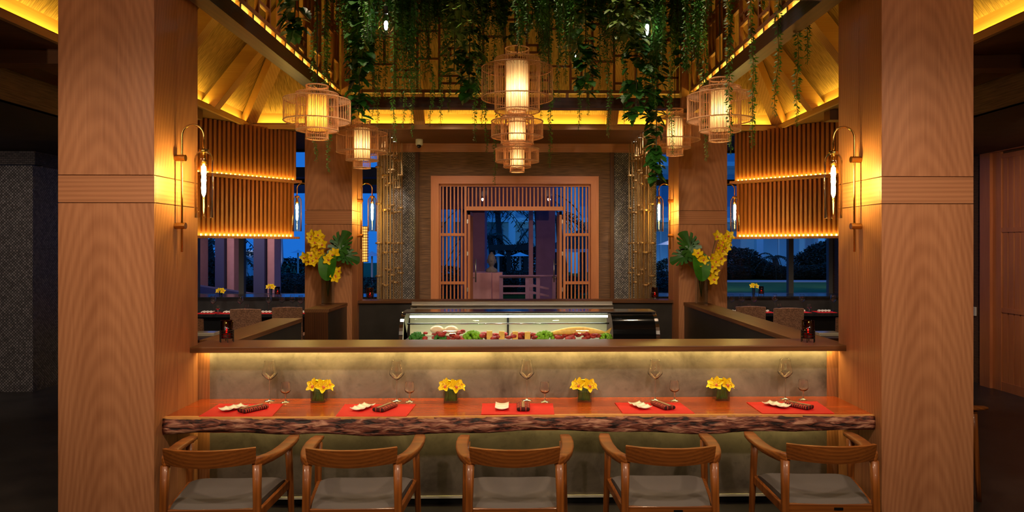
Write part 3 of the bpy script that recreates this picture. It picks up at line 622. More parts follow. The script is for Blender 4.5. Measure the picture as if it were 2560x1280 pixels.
def chair():
    c = thing('armchair', 'x', 'chair', (0, 0, 0), 'wooden armchairs at the counter')
    def leg(p, q, a, b):
        m = MB(); P_, Q_ = Vector(p), Vector(q); secs = []
        for t in (0, .25, .5, .75, 1):
            ctr = P_.lerp(Q_, t); r = a+(b-a)*t
            secs.append([ctr+Vector((math.copysign(abs(math.cos(k*PI/8+PI/16))**.6, math.cos(k*PI/8+PI/16))*r, math.copysign(abs(math.sin(k*PI/8+PI/16))**.6, math.sin(k*PI/8+PI/16))*r, 0)) for k in range(16)])
        m.sweep(secs); return m.build('leg', M_chair, c, True)
    for s in (-1, 1):
        leg((s*.262, -.235, 0), (s*.250, -.20, .68), .015, .024)
        leg((s*.318, .255, 0), (s*.298, .225, .685), .015, .022)
    # arms: flat, sweeping
    def sec(ctr, nrm, wd, th, drop=0):
        ctr = Vector(ctr); n_ = Vector((nrm[0], nrm[1], 0)).normalized(); out = []
        for k in range(12):
            t = 2*PI*k/12; a = math.copysign(abs(math.cos(t))**.4, math.cos(t)); b_ = math.copysign(abs(math.sin(t))**.4, math.sin(t))
            out.append(ctr+n_*(a*wd/2)+Vector((0, 0, b_*th/2)))
        return out
    for s in (-1, 1):
        pts = [((.314, .305), .062, .020, .698), ((.320, .25), .074, .026, .697), ((.322, .16), .076, .030, .695), ((.317, .07), .074, .034, .692), ((.304, -.02), .070, .038, .689), ((.284, -.10), .064, .044, .688), ((.262, -.165), .052, .052, .690), ((.238, -.212), .036, .060, .695)]
        secs = []
        for i, ((x, y), wd, th, z) in enumerate(pts):
            a = pts[max(i-1, 0)][0]; b = pts[min(i+1, len(pts)-1)][0]; d = Vector((b[0]-a[0], b[1]-a[1], 0)).normalized()
            secs.append([Vector((s*p.x, p.y, p.z)) for p in sec((x, y, z), (-d.y, d.x), wd, th)])
        m = MB(); m.sweep(secs); m.build('armrest', M_chairx, c, True)
    # back rail
    secs = []; n = 24
    for i in range(n+1):
        u = -1+2*i/n; x = u*.246; y = -.305+.095*abs(u)**2.0; hz = .050-.004*abs(u); zc = .740-.006*u*u
        sl_ = .19*u
        d = Vector((1, sl_*2.0, 0)).normalized(); nr = Vector((-d.y, d.x, 0))
        lean = .010
        ctr = Vector((x, y, zc)); q = []
        for (a, b) in ((-.5, -1), (.5, -1), (.62, -.2), (.5, 1), (-.5, 1), (-.62, .2)):
            q.append(ctr+nr*(a*.024-lean*b)+Vector((0, 0, b*hz)))
        secs.append(q)
    m = MB(); m.sweep(secs); m.build('backrest', M_chairx, c, 'auto', bevel=.004)
    # seat frame rails
    MB().bar((-.25, -.205, .405), (.25, -.205, .405), .022, .06).build('rear_rail', M_chairx, c, bevel=.004)
    MB().bar((-.29, .225, .425), (.29, .225, .425), .022, .05).build('front_rail', M_chairx, c, bevel=.004)
    for s in (-1, 1):
        MB().bar((s*.252, -.2, .395), (s*.298, .225, .425), .022, .05).build('side_rail', M_chair, c, bevel=.004)
    MB().bar((.02, -.2175, .41), (.07, -.2175, .41), .003, .014).build('maker_plate', M_black, c)
    # seat: padded, dished
    n = 14; vs_ = []; fs = []
    def P_(u, v):
        hw = .232+(.284-.232)*(v+1)/2; y = -.2+(v+1)/2*.445; x = u*hw
        z = .450+.020*(v+1)/2+.010*(u*u)+.004*(1-v*v)
        e = (abs(u)**6+abs(v)**6)**(1/6); z -= .030*max(0, (e-.78)/.3)**2
        if v < -.6: y -= .014*(1-u*u)
        return Vector((x, y, z))
    for j in range(n+1):
        for i in range(n+1): vs_.append(P_(-1+2*i/n, -1+2*j/n))
    for j in range(n):
        for i in range(n): a = j*(n+1)+i; fs.append((a, a+1, a+n+2, a+n+1))
    k = len(vs_); vs_ += [Vector((v.x*.99, v.y, .405)) for v in vs_]
    fs += [(f[3]+k, f[2]+k, f[1]+k, f[0]+k) for f in fs]
    ed = [i for i in range(n+1)]+[j*(n+1)+n for j in range(1, n+1)]+[n*(n+1)+i for i in range(n-1, -1, -1)]+[j*(n+1) for j in range(n-1, 0, -1)]
    for i in range(len(ed)): a, b = ed[i], ed[(i+1) % len(ed)]; fs.append((a, a+k, b+k, b))
    MB().add(vs_, fs).build('seat', M_grey, c, 'auto')
    return c
ch0 = chair()
CHX = [(W(527, 0, 3.92).x, 4.115, .03, 'leftmost wooden armchair at the counter beside the left column'),
       (W(881, 0, 3.92).x, 4.11, .02, 'second wooden armchair from the left at the counter'),
       (W(1287, 0, 3.92).x, 4.10, 0, 'middle wooden armchair of the five at the counter'),
       (W(1675, 0, 3.92).x, 4.11, -.02, 'fourth wooden armchair from the left at the counter'),
       (W(2080, 0, 3.92).x, 4.13, -.05, 'rightmost wooden armchair at the counter beside the right column')]
for i, (x, y, r, lb) in enumerate(CHX):
    if i == 0: ch0.location = (x, y, 0); ch0.rotation_euler = (0, 0, r); ch0['label'] = lb
    else: copy_tree(ch0, (x, y, 0), r, lb)
o = copy_tree(ch0, (3.22, 5.45, 0), -PI/2-.1, 'wooden armchair mostly hidden behind the right column')
# ------------------------------------------------------------------ place settings
def placemat(i, c, lb):
    P4 = [G(x, y, CTZ+.002) for x, y in c]
    ctr = sum(P4, Vector())/4; m = MB(); m.add([Vector((p.x, p.y, CTZ+.001)) for p in P4]+[Vector((p.x, p.y, CTZ+.004)) for p in P4], [(0, 1, 2, 3)[::-1], (4, 5, 6, 7), (0, 1, 5, 4), (1, 2, 6, 5), (2, 3, 7, 6), (3, 0, 4, 7)])
    o = m.build('placemat', M_redmat); tag(o, lb, 'placemat', 'red placemats'); return o
PM = [[(497, 1041), (680, 1041), (708, 1010), (549, 1010)], [(839, 1041), (1016, 1041), (1040, 1011), (862, 1011)], [(1203, 1036), (1386, 1036), (1382, 1009), (1206, 1009)],
      [(1557, 1034), (1737, 1034), (1700, 1007), (1537, 1007)], [(1906, 1034), (2086, 1034), (2042, 1004), (1866, 1006)]]
NTH = ['leftmost', 'second from left', 'middle', 'fourth from left', 'rightmost']
for i, c in enumerate(PM): placemat(i, c, '%s red placemat on the wooden counter' % NTH[i])
def plate_mesh():
    m = MB(); nu, nv = 10, 18; w_, L = .046, .084
    def top(u, v):
        ph = (v+1)/2*3; f_ = ph-math.floor(ph) if v < .999 else 1
        z = .004+.007*(2*f_-1)**2+.011*u*u
        return z
    for sgn, dz_ in ((1, 0), (-1, -.004)):
        vs_ = []; fs = []
        for j in range(nv+1):
            for i in range(nu+1): u = -1+2*i/nu; v = -1+2*j/nv; vs_.append((u*w_, v*L, top(u, v)+dz_))
        for j in range(nv):
            for i in range(nu): a = j*(nu+1)+i; q = (a, a+1, a+nu+2, a+nu+1); fs.append(q if sgn > 0 else q[::-1])
        m.add(vs_, fs)
    k = (nu+1)*(nv+1); ed = [i for i in range(nu+1)]+[j*(nu+1)+nu for j in range(1, nv+1)]+[nv*(nu+1)+i for i in range(nu-1, -1, -1)]+[j*(nu+1) for j in range(nv-1, 0, -1)]
    m.f += [(a, a+k, b+k, b) for a, b in zip(ed, ed[1:]+ed[:1])]
    return m
pl0 = plate_mesh().build('sauce_dish', M_white, None, True); tag(pl0, 'x', 'dish', 'white sauce dishes')
nk0 = thing('napkin_roll', 'x', 'napkin', (0, 0, 0), 'patterned napkin rolls')
secs = []
for t in range(9):
    v = -1+2*t/8; secs.append([(math.copysign(abs(math.cos(a))**.5, math.cos(a))*.044, v*.088, .014+math.copysign(abs(math.sin(a))**.6, math.sin(a))*.013+.0015*math.sin(t*2.3)) for a in [2*PI*k/16 for k in range(16)]])
MB().sweep(secs).build('cloth', M_napkin, nk0, True)
MB().box(-.009, -.001, -.09, .075, .0275, .032).box(.001, .008, -.09, .07, .0275, .032).build('chopsticks', plain('chopstick_wood', srgb(170, 140, 100), .5), nk0, bevel=.001)
def lathe_obj(name, prof, mat, parent, n=28): return MB().lathe(prof, n).build(name, mat, parent, True)
wg0 = thing('wine_glass', 'x', 'glass', (0, 0, 0), 'large wine glasses')
lathe_obj('bowl', [(.004, .148), (.014, .153), (.034, .170), (.049, .187), (.0535, .197), (.0525, .206), (.046, .235), (.038, .27), (.0366, .2868), (.0365, .288), (.0358, .288), (.0357, .2868), (.0372, .27), (.045, .235), (.0512, .206), (.0518, .199), (.0475, .190), (.033, .175), (.013, .158), (.001, .154)], M_wine, wg0)
lathe_obj('stem', [(.005, .150), (.0035, .13), (.003, .05), (.004, .015), (.010, .006), (.036, .002), (.036, 0), (.001, 0)], M_wine, wg0)
sg0 = thing('water_glass', 'x', 'glass', (0, 0, 0), 'small stemmed glasses')
lathe_obj('bowl', [(.004, .058), (.015, .062), (.030, .072), (.036, .084), (.0365, .092), (.034, .118), (.0301, .1408), (.030, .142), (.0293, .142), (.0292, .1408), (.033, .118), (.0352, .092), (.0345, .086), (.029, .076), (.014, .067), (.001, .063)], M_wine, sg0)
lathe_obj('stem', [(.006, .06), (.005, .045), (.0045, .02), (.006, .01), (.012, .005), (.031, .002), (.031, 0), (.001, 0)], M_wine, sg0)
STUFF = [  # dish px, napkin px, rotations, wine glass base px, small glass base px
    ((584, 1022), (633, 1024), -.62, (674, 1003), (714, 1006)), ((907, 1020), (963, 1021), -.38, (992, 1003), (1024, 1005)),
    ((1255, 1018), (1308, 1019), 0, (1317, 1001), (1362, 1005)), ((1600, 1016), (1657, 1016), .36, (1638, 1001), (1686, 1002)), ((1941, 1014), (1996, 1016), .62, (1963, 998), (2008, 999))]
first = True
for i, (a, b, r, g1, g2) in enumerate(STUFF):
    pa, pb, p1, p2 = G(*a, CTZ+.01), G(*b, CTZ+.01), G(*g1, CTZ), G(*g2, CTZ)
    on = '%s red placemat' % NTH[i]
    items = [(pl0, Vector((pa.x, pa.y, CTZ+.008)), r*1.0, 'white scalloped sauce dish on the '+on), (nk0, Vector((pb.x, pb.y, CTZ+.005)), r*1.0, 'dark patterned napkin roll with chopsticks on the '+on),
             (wg0, Vector((p1.x, p1.y, CTZ+.001)), 0, 'tall wine glass behind the '+on), (sg0, Vector((p2.x, p2.y, CTZ+.001)), 0, 'small stemmed glass behind the '+on)]
    for pr, loc, rr, lb in items:
        if i == 0: pr.location = loc; pr.rotation_euler = (0, 0, rr); pr['label'] = lb
        else: copy_tree(pr, loc, rr, lb)
# ------------------------------------------------------------------ orchids
def petal_mesh(L, wd, curl):
    vs_ = []; fs = []; n, m = 6, 4
    for j in range(n+1):
        t = j/n; ww = wd*max(.08, math.sin(PI*(t**.62)*.94+.06))**.8
        for i in range(m+1): u = -1+2*i/m; vs_.append((u*ww/2, .004+L*t, curl*t*t*L+.25*ww*u*u))
    for j in range(n):
        for i in range(m): a = j*(m+1)+i; fs.append((a, a+1, a+m+2, a+m+1))
    return MB().add(vs_, fs)
def flower_proto(parent, size=1.0, name='flower'):
    f = bpy.data.objects.new(name, None); COL.objects.link(f); f.parent = parent; f.empty_display_size = .02
    base = petal_mesh(.044*size, .036*size, .12)
    me = base.build('petal', M_yellow, None, True)
    me.parent = f
    for k, a in enumerate((0, 72, 140, 220, 288)):
        o = me if k == 0 else rep(me, f, (0, 0, 0))
        o.rotation_euler = (.25, 0, math.radians(a))
    lm = MB().ball((0, -.008*size, .009*size), .0075*size, 10, 6, (1, 1.3, .9)).build('lip', M_lip, f, True)
    lm.data.transform(Matrix.Translation(origin(f)*0))
    return f
def place_flower(proto, parent, loc, aim, roll=0, sc=1):
    f = proto.copy(); COL.objects.link(f); f.parent = parent; f.location = loc; f.scale = (sc,)*3
    q = Vector(aim).to_track_quat('Z', 'Y'); f.rotation_mode = 'XYZ'; e = (q.to_matrix() @ Matrix.Rotation(roll, 3, 'Z')).to_euler(); f.rotation_euler = e
    for ch_ in list(proto.children): c = ch_.copy(); COL.objects.link(c); c.parent = f
    return f
fl_root = thing('orchid_vase', 'x', 'vase', (0, 0, 0), 'small cube vases of yellow orchids')
VW = .05; VH = .075
vm = MB(); vm.box(-VW, VW, -VW, VW, 0, .008)
for (a, b, c_, d) in ((-VW, -VW+.004, -VW, VW), (VW-.004, VW, -VW, VW), (-VW, VW, -VW, -VW+.004), (-VW, VW, VW-.004, VW)): vm.box(a, b, c_, d, .008, VH+.02)
vm.build('glass_cube', M_glass, fl_root)
lm = MB()
for k in range(5):
    x = -.036+.018*k; secs = [[(x+dx_+.012*math.sin(t*2+k), y_, .01+.075*t) for dx_, y_ in ((-.011, -.038), (.011, -.040), (.011, -.036), (-.011, -.034))] for t in (0, .33, .66, 1)]
    MB().sweep(secs).build('wrap_leaf', M_leafg if k % 2 else M_leafm, fl_root, True)
MB().box(-.043, .043, -.03, .043, .009, .085).build('green_filling', M_leafd, fl_root, bevel=.006)
fp = flower_proto(fl_root)
fp.location = (-.035, -.025, .115); fp.rotation_euler = Vector((-.4, -.75, .5)).to_track_quat('Z', 'Y').to_euler(); fp.scale = (1.2,)*3
place_flower(fp, fl_root, (.03, -.03, .112), (.35, -.8, .45), .5, 1.25); place_flower(fp, fl_root, (0, .02, .125), (.1, .1, .9), 1.1, 1.15); place_flower(fp, fl_root, (.062, .0, .11), (.8, -.3, .4), 2, 1.0); place_flower(fp, fl_root, (-.06, .01, .11), (-.8, -.2, .45), 2.6, 1.0)
for i, (x, y, lb) in enumerate(((795, 1007, 'yellow orchids in a glass cube, leftmost of four on the counter'), (1127, 1007, 'yellow orchids in a glass cube between second and middle placemats'), (1461, 1005, 'yellow orchids in a glass cube between middle and fourth placemats'), (1806, 1002, 'yellow orchids in a glass cube, rightmost of four on the counter'))):
    p = G(x, y, CTZ); p.y += .04
    if i == 0: fl_root.location = (p.x, p.y, CTZ+.001); fl_root['label'] = lb
    else: copy_tree(fl_root, (p.x, p.y, CTZ+.001), [0, .5, -.35, .25][i] if 0 else 0, lb)
# tall arrangements
def leaf_outline(kind, n=120):
    pts = []
    for k in range(n):
        t = -PI+2*PI*k/n; a = abs(t)
        r = .85+.25*math.cos(t)*.6
        if kind == 'heart': r = (1.0-.28*math.cos(a)) if 0 else (.95+.12*math.cos(2*a)-.1*math.cos(a))
        if kind == 'monstera': 
            r = .95+.15*math.cos(2*a)-.05*math.cos(a)
            if .3 < a < 2.7 and (a*2.3) % 1 < .36: r *= .48
        if a > 2.75: r *= .45+.55*(PI-a)/(PI-2.75)*.8
        pts.append((r*math.sin(t)*.8, r*math.cos(t)))
    return pts
def leaf_mesh(kind, size, fold=.25, droop=.35):
    pts = leaf_outline(kind); vs_ = [(0, -.35, 0)]; fs = []; n = len(pts)
    for f_ in (.5, 1):
        for x, y in pts: xx = x*f_; yy = -.35+(y+.35)*f_; vs_.append((xx, yy, fold*abs(xx)-droop*(yy+.35)**2*.5))
    for k in range(n):
        j = (k+1) % n; fs.append((0, 1+k, 1+j)); fs.append((1+k, 1+n+k, 1+n+j, 1+j))
    return MB().add([Vector(v)*size for v in vs_], fs)
def place_leaf(parent, m, mat, name, loc, normal, tip):
    o = m.build(name, mat, None, True); o.parent = parent
    z = Vector(normal).normalized(); y = Vector(tip); y = (y-z*y.dot(z)).normalized(); x = y.cross(z)
    o.matrix_local = Matrix.Translation(Vector(loc)) @ Matrix((x, y, z)).transposed().to_4x4(); return o
def arrangement(px, py, mir, lb):
    p = G(px, py, LZ); d = p.y; root = thing('orchid_arrangement', lb, 'vase', (0, 0, 0), 'tall orchid arrangements')
    k = d/F
    def L(x, y, dy=0): return Vector(((x-px)*k, dy, (py-y)*k))
    hw = .062; m = MB(); m.box(-hw, hw, -hw, hw, 0, .02)
    for (a, b, c_, e) in ((-hw, -hw+.006, -hw, hw), (hw-.006, hw, -hw, hw), (-hw, hw, -hw, -hw+.006), (-hw, hw, hw-.006, hw)): m.box(a, b, c_, e, .02, .34)
    m.build('glass_vase', M_vase, root)
    s = -1 if mir else 1
    cx = px
    def Q(dx, y, dy=0): return L(cx+s*dx, y, dy)
    for (dx, y) in ((-38, 590), (30, 590), (45, 640), (0, 690)): MB().tube([Q(0, py-20), Q(dx*.2, py-80), Q(dx*.7, (y+py-80)/2), Q(dx, y)], .004, 6).build('stem', M_stem, root, True)
    place_leaf(root, leaf_mesh('monstera', .20), M_leafd, 'monstera_leaf', Q(30, 612, .02), (.1*s, -.9, .3), (.35*s, 0, 1))
    place_leaf(root, leaf_mesh('monstera', .17), M_leafd, 'monstera_leaf', Q(44, 640, .0), (.3*s, -.9, .35), (1*s, 0, -.25))
    place_leaf(root, leaf_mesh('heart', .11), M_leafd, 'broad_leaf', Q(34, 630, .0), (.2*s, -.85, .5), (.9*s, 0, .45))
    place_leaf(root, leaf_mesh('heart', .165), M_leafg, 'heart_leaf', Q(4, 668, -.09), (-.1*s, -.95, .2), (-.1*s, 0, -1))
    fp_ = flower_proto(root); fp_.scale = (1.6,)*3; fp_.location = Q(-35, 590, -.06); fp_.rotation_euler = Vector((-.3*s, -.9, .2)).to_track_quat('Z', 'Y').to_euler()
    rnd = random.Random(px)
    spots = [(-20, 588), (-36, 598), (-28, 606), (-17, 606), (-10, 600), (-9, 612), (-30, 618), (-20, 628), (-38, 640), (-50, 644), (-27, 646), (-46, 655), (-15, 636), (-33, 655), (-12, 648), (13, 640), (3, 650), (20, 634), (-4, 658), (8, 660), (20, 688), (28, 680), (22, 695)] if not mir else \
            [(-20, 688), (-26, 698), (-30, 676), (-22, 668), (-60, 596), (-52, 604), (-66, 590), (-44, 612), (-56, 618), (-38, 622), (-48, 630), (-62, 606), (-36, 640), (-26, 646), (-44, 648), (-32, 656), (8, 640), (-2, 648), (14, 634), (4, 658), (-10, 652)]
    if mir: spots = [((-dx) if abs(dx) > 0 else dx, y) for dx, y in spots]
    for dx, y in spots:
        loc = L(cx+dx, y, -.05+rnd.uniform(-.04, .03))
        place_flower(fp_, root, loc, (rnd.uniform(-.5, .5), -.9, rnd.uniform(-.2, .5)), rnd.uniform(0, 6), rnd.uniform(1.35, 1.65))
    root.location = (p.x, d, LZ+.001)
    return root
arrangement(820, 762, False, 'tall glass vase of yellow orchids and monstera leaves, left ledge')
arrangement(1753, 762, True, 'tall glass vase of yellow orchids and monstera leaves, right ledge')
# ------------------------------------------------------------------ candles
def candle():
    c = thing('candle_holder', 'x', 'candle', (0, 0, 0), 'red glass candle holders')
    lathe_obj('red_cup', [(.040, .025), (.043, .03), (.044, .16), (.041, .16), (.040, .035), (.001, .03)], M_redglass, c, 20)
    m = MB()
    for z in (.03, .05, .07, .085): m.ring(.048, z, .0028, 20, (0, 0), 5)
    for a in range(6): t = a*PI/3; m.tube([(.05*math.cos(t), .05*math.sin(t), 0), (.05*math.cos(t), .05*math.sin(t), .09)], .003, 5)
    m.build('wire_frame', M_black, c)
    MB().lathe([(.001, .036), (.026, .036), (.026, .06), (.001, .06)], 14).build('tea_light', M_wax, c)
    MB().lathe([(.001, .062), (.008, .070), (.007, .082), (.001, .1)], 8).build('flame', M_flame, c, True)
    return c
cd0 = candle()
CD = [(567, 855, 'red glass candle on the left end of the front ledge', 0), (2020, 855, 'red glass candle on the right end of the front ledge', 0), (925, 745, 'red glass candle on the left end of the rear ledge', 9.2), (1637, 745, 'red glass candle on the right end of the rear ledge', 9.2)]
for i, (x, y, lb, d) in enumerate(CD):
    p = G(x, y, LZ) if not d else W(x, y, d)
    if i == 0: cd0.location = (p.x, p.y, LZ+.001); cd0['label'] = lb
    else: copy_tree(cd0, (p.x, p.y, LZ+.001), 0, lb)
# ------------------------------------------------------------------ display case with food
cy0, cy1 = 5.55, 5.95
kx = lambda x: W(x, 0, cy0).x
kz = lambda y: W(1290, y, cy0).z
dc = thing('display_case', 'curved glass refrigerated sushi display case lit inside', 'display case', (kx(1320), cy0+.2, 1.0))
X0, X1, XM = kx(997), kx(1650), kx(1533); ZT, ZB = kz(789), 1.0; ZF = 1.138
def prof(n=10):
    pts = []
    for i in range(n+1): a = PI/2*i/n; pts.append((cy0+.17-.17*math.sin(a) if 0 else cy0+.2*(1-math.sin(a)), ZT-.2*(1-math.cos(a)) if 0 else ZT-.18*(1-math.cos(a))))
    return pts
pf = [(cy1, ZT)]+prof()+[(cy0, ZF)]
def strip(x0, x1, t=.004):
    m = MB(); n = len(pf); m.add([(x0, y, z) for y, z in pf]+[(x1, y, z) for y, z in pf], [(i, i+1, n+i+1, n+i) for i in range(n-1)]); return m
strip(X0+.03, XM).build('curved_glass', M_glass, dc, True)
strip(XM, X1-.03).build('motor_cover', M_blackgloss, dc, True)
for a in (X0, X1-.03): 
    m = MB(); n = len(pf)+1; q = pf+[(cy1, ZB)]+[(cy0, ZB)]; k = len(q); m.add([(a, y, z) for y, z in q]+[(a+.03, y, z) for y, z in q], [tuple(range(k)), tuple(range(2*k-1, k-1, -1))]+[(i, (i+1) % k, k+(i+1) % k, k+i) for i in range(k)])
    m.build('end_panel', M_chrome if a == X1-.03 else M_chrome, dc)
MB().box(X0+.03, X1-.03, cy0, cy1, ZB, ZF-.002).build('base_tray', M_steel, dc)
MB().box(X0+.03, XM, cy1-.012, cy1, ZF, ZT-.01).build('sliding_back', plain('case_back', srgb(190, 184, 146), .4), dc)
MB().box(X0+.0, X1, cy0+.16, cy1+.01, ZT, ZT+.016).build('top_rail', M_chrome, dc, bevel=.004)
lw = MB().tube([(X0+.06, cy0+.18, ZT-.025), (XM-.02, cy0+.18, ZT-.025)], .009, 8).build('light_tube', M_ledw, dc, True)
MB().tube([(X0+.05, cy0+.10, ZT-.075), (XM-.02, cy0+.10, ZT-.075)], .006, 8).build('front_rail', M_chrome, dc, True)
MB().box(kx(1266), kx(1271), cy1-.03, cy1-.015, ZF, ZT-.03).build('divider_post', M_black, dc)
area('case_light', ((X0+XM)/2, cy0+.2, ZT-.04), 1.65, .02, 2.2, (.92, 1, .86))
def food(name, label, cat, build, mat, loc, group=None, smooth=True): 
    m = MB(); build(m); m.v = [v+Vector(loc) for v in m.v]; o = m.build(name, mat, None, smooth); tag(o, label, cat, group or 'food in the display case'); return o
M_kale = plain('kale', srgb(120, 176, 20), .6, noise=.35, nscale=60, bump=.5); M_kaled = plain('parsley', srgb(50, 120, 24), .6, noise=.4, nscale=80, bump=.5)
M_flesh = plain('red_seafood', srgb(170, 50, 40), .35, noise=.5, nscale=50); M_pale = plain('pale_food', srgb(246, 222, 180), .4); M_tofu = plain('golden_food', srgb(244, 196, 96), .4, noise=.15, nscale=40)
fy = cy0+.10
def clump(m, r, n=60, sc=(1, .7, .8)):
    for k in range(n):
        v = Vector((random.gauss(0, 1), random.gauss(0, 1), abs(random.gauss(0, 1)))).normalized(); m.ball((v.x*r*sc[0], v.y*r*sc[1], v.z*r*sc[2]), r*.24, 6, 4, jit=.25)
for i, (x, r, mt, lb) in enumerate(((1040, .062, M_kaled, 'leftmost dark green parsley clump in the display case'), (1098, .045, M_kaled, 'low parsley clump before the red seafood'), (1180, .072, M_kale, 'bright curly kale clump left of the golden blocks'), (1363, .070, M_kale, 'bright curly kale clump right of the case divider'), (1520, .048, M_kale, 'small kale clump at the right end of the case'))):
    food('salad_greens', lb, 'greens', lambda m: clump(m, r), mt, (kx(x), fy, ZF+.006), 'greens in the display case')
for i, (x, lb) in enumerate(((1088, 'pale rounded mushroom, left of the pair in the case'), (1124, 'pale rounded mushroom, right of the pair in the case'))):
    food('mushroom', lb, 'mushroom', lambda m: m.ball((0, 0, 0), .055, 14, 8, (1.05, .8, .62)), M_pale, (kx(x), fy+.03, kz(829)), 'pale mushrooms')
for i, (x0_, x1_, lb) in enumerate(((1060, 1155, 'heap of red octopus under the pale mushrooms'), (1200, 1262, 'red seafood around the left golden blocks'), (1270, 1342, 'red seafood right of the case divider'), (1385, 1500, 'red seafood under the long pale fish'))):
    def bd(m):
        for k in range(26): 
            m.ball((random.uniform(kx(x0_), kx(x1_))-kx((x0_+x1_)/2), random.uniform(-.05, .06), random.uniform(.01, .05 if i not in (0,) else .075)), random.uniform(.012, .024), 7, 5, (1.4, 1, .8), .2)
    food('seafood', lb, 'seafood', bd, M_flesh, (kx((x0_+x1_)/2), fy, ZF), 'red seafood in the display case')
for i, (x, h, lb) in enumerate(((1223, .075, 'leftmost golden block in the display case'), (1254, .072, 'golden block just left of the case divider'), (1288, .07, 'golden block just right of the case divider'), (1319, .066, 'rightmost golden block in the display case'))):
    food('golden_block', lb, 'food block', lambda m: m.box(-.022, .022, -.02, .02, 0, h), M_tofu, (kx(x), fy-.03, ZF+.002), 'golden food blocks', False)
def fish(m):
    secs = []
    for t in range(12):
        u = t/11; r = .032*math.sin(PI*min(1, u*.9+.06))**.7+.002; x = -.22+.44*u
        secs.append([(x, math.cos(a)*r*.8, math.sin(a)*r+.02*math.sin(u*3)) for a in [2*PI*k/10 for k in range(10)]])
    m.sweep(secs); m.add([(.21, 0, 0), (.28, 0, .05), (.26, 0, 0), (.28, 0, -.03)], [(0, 1, 2), (0, 2, 3)])
food('whole_fish', 'long pale fish lying at the right of the display case', 'fish', fish, M_tofu, (kx(1448), fy+.02, kz(838)))
# ================================================================== LAMPS
def sconce_proto(side):      # side=+1: arm reaches towards +X from a wall at x=0; origin on the wall at rod mid height 0
    c = thing('wall_sconce', 'x', 'sconce', (0, 0, 0), 'brass wall sconces with glass cylinders')
    s = side; rx = .045
    pts = [(s*rx, 0, -.43)]+[(s*rx, 0, .0), (s*rx, 0, .35)]
    for k in range(1, 13): a = PI*k/12; pts.append((s*(rx+.0725*(1-math.cos(a))), 0, .35+.0725*math.sin(a)))
    ax = s*(rx+.145)
    pts.append((ax, 0, .25)); MB().tube(pts, .0075, 8).build('arm', M_brass, c, True)
    for z in (.20, -.255):
        k = MB(); k.tube([(0, 0, z), (s*.07, 0, z)], .022, 14); k.build('wall_knob', M_brass, c, 'auto', bevel=.004)
    MB().lathe([(.001, .262), (.03, .258), (.032, .235), (.001, .235)], 18, (ax, 0, 0)).build('cap', M_brass, c, True)
    MB().lathe([(.014, .235), (.014, .19), (.020, .188), (.020, .16), (.008, .158)], 14, (ax, 0, 0)).build('lamp_socket', M_brass, c, True)
    MB().lathe([(.022, .245), (.042, .235), (.055, .21), (.058, .18), (.058, -.20), (.0555, -.20), (.0555, .18), (.052, .208), (.040, .231), (.02, .241)], 28, (ax, 0, 0)).build('glass_cylinder', M_amberglass, c, True)
    MB().lathe([(.002, .158), (.014, .14), (.016, .10), (.012, .075), (.016, .05), (.012, .025), (.015, 0), (.012, -.04), (.002, -.06)], 12, (ax, 0, 0)).build('filament_bulb', M_bulb, c, True)
    MB().lathe([(.006, -.06), (.006, -.19), (.001, -.192)], 10, (ax, 0, 0)).build('glass_drop', M_glass, c, True)
    return c, ax
scR, axR = sconce_proto(1); scL, axL = sconce_proto(-1)
ZS = 2.29; cm = (CY0+CY1)/2; fm = (FY0+FY1)/2
used = {}
for pr, ax, x, y, pw, lb in ((scR, axR, -CIX+OX, cm-.03, 34, 'large brass sconce on the inner face of the left front column'), (scL, axL, CIX+OX, cm-.03, 34, 'large brass sconce on the inner face of the right front column'),
                     (scR, axR, LFX, fm, 16, 'small far sconce on the inner face of the left far column'), (scL, axL, RFX, fm, 16, 'small far sconce on the inner face of the right far column'),
                     (scL, axL, LFO, fm, 16, 'small far sconce on the outer face of the left far column'), (scR, axR, RFO, fm, 16, 'small far sconce on the outer face of the right far column')):
    loc = (x, y, ZS)
    if pr.name not in used: used[pr.name] = 1; pr.location = loc; pr['label'] = lb
    else: copy_tree(pr, loc, 0, lb)
# ------------------------------------------------------------------ bamboo lanterns
def drum(m, R_, z0, z1, n, c=(0, 0), rr=.006, st=.0019):
    m.ring(R_, z0, rr, 40, c); m.ring(R_, z1, rr, 40, c)
    for k in range(n):
        t = 2*PI*k/n; x, y = c[0]+R_*math.cos(t), c[1]+R_*math.sin(t); m.tube([(x, y, z0), (x, y, z1)], st, 4, cap=False)
def annulus(m, r0, r1, z, n, st=.0014):
    for k in range(n):
        t = 2*PI*k/n; m.tube([(r0*math.cos(t), r0*math.sin(t), z), (r1*math.cos(t), r1*math.sin(t), z)], st, 4, cap=False)
def tier(root, zt, zb, s, shade_mat, shade=(.06, .40)):
    H = zt-zb
    m = MB(); drum(m, .094*s, zb, zt, 34); m.build('inner_cage', M_bamboo, root)
    m = MB(); drum(m, .178*s, zb+.16*H, zt-.15*H, 44); annulus(m, .094*s, .178*s, zb+.16*H, 44); annulus(m, .094*s, .178*s, zt-.15*H, 44); m.build('middle_cage', M_bamboo, root)
    m = MB(); drum(m, .282*s, zb+.33*H, zt-.27*H, 56); annulus(m, .178*s, .282*s, zb+.33*H, 56); annulus(m, .178*s, .282*s, zt-.27*H, 56); m.build('outer_cage', M_bamboo, root)
    q = MB(); n = 56; prof_ = [(zb+.17*H), (zt-.17*H)]
    q.add([((.083+(.003 if k % 2 else 0))*s*math.cos(2*PI*k/n), (.083+(.003 if k % 2 else 0))*s*math.sin(2*PI*k/n), z) for z in prof_ for k in range(n)], [(k, (k+1) % n, n+(k+1) % n, n+k) for k in range(n)])
    q.build('fabric_shade', shade_mat, root)
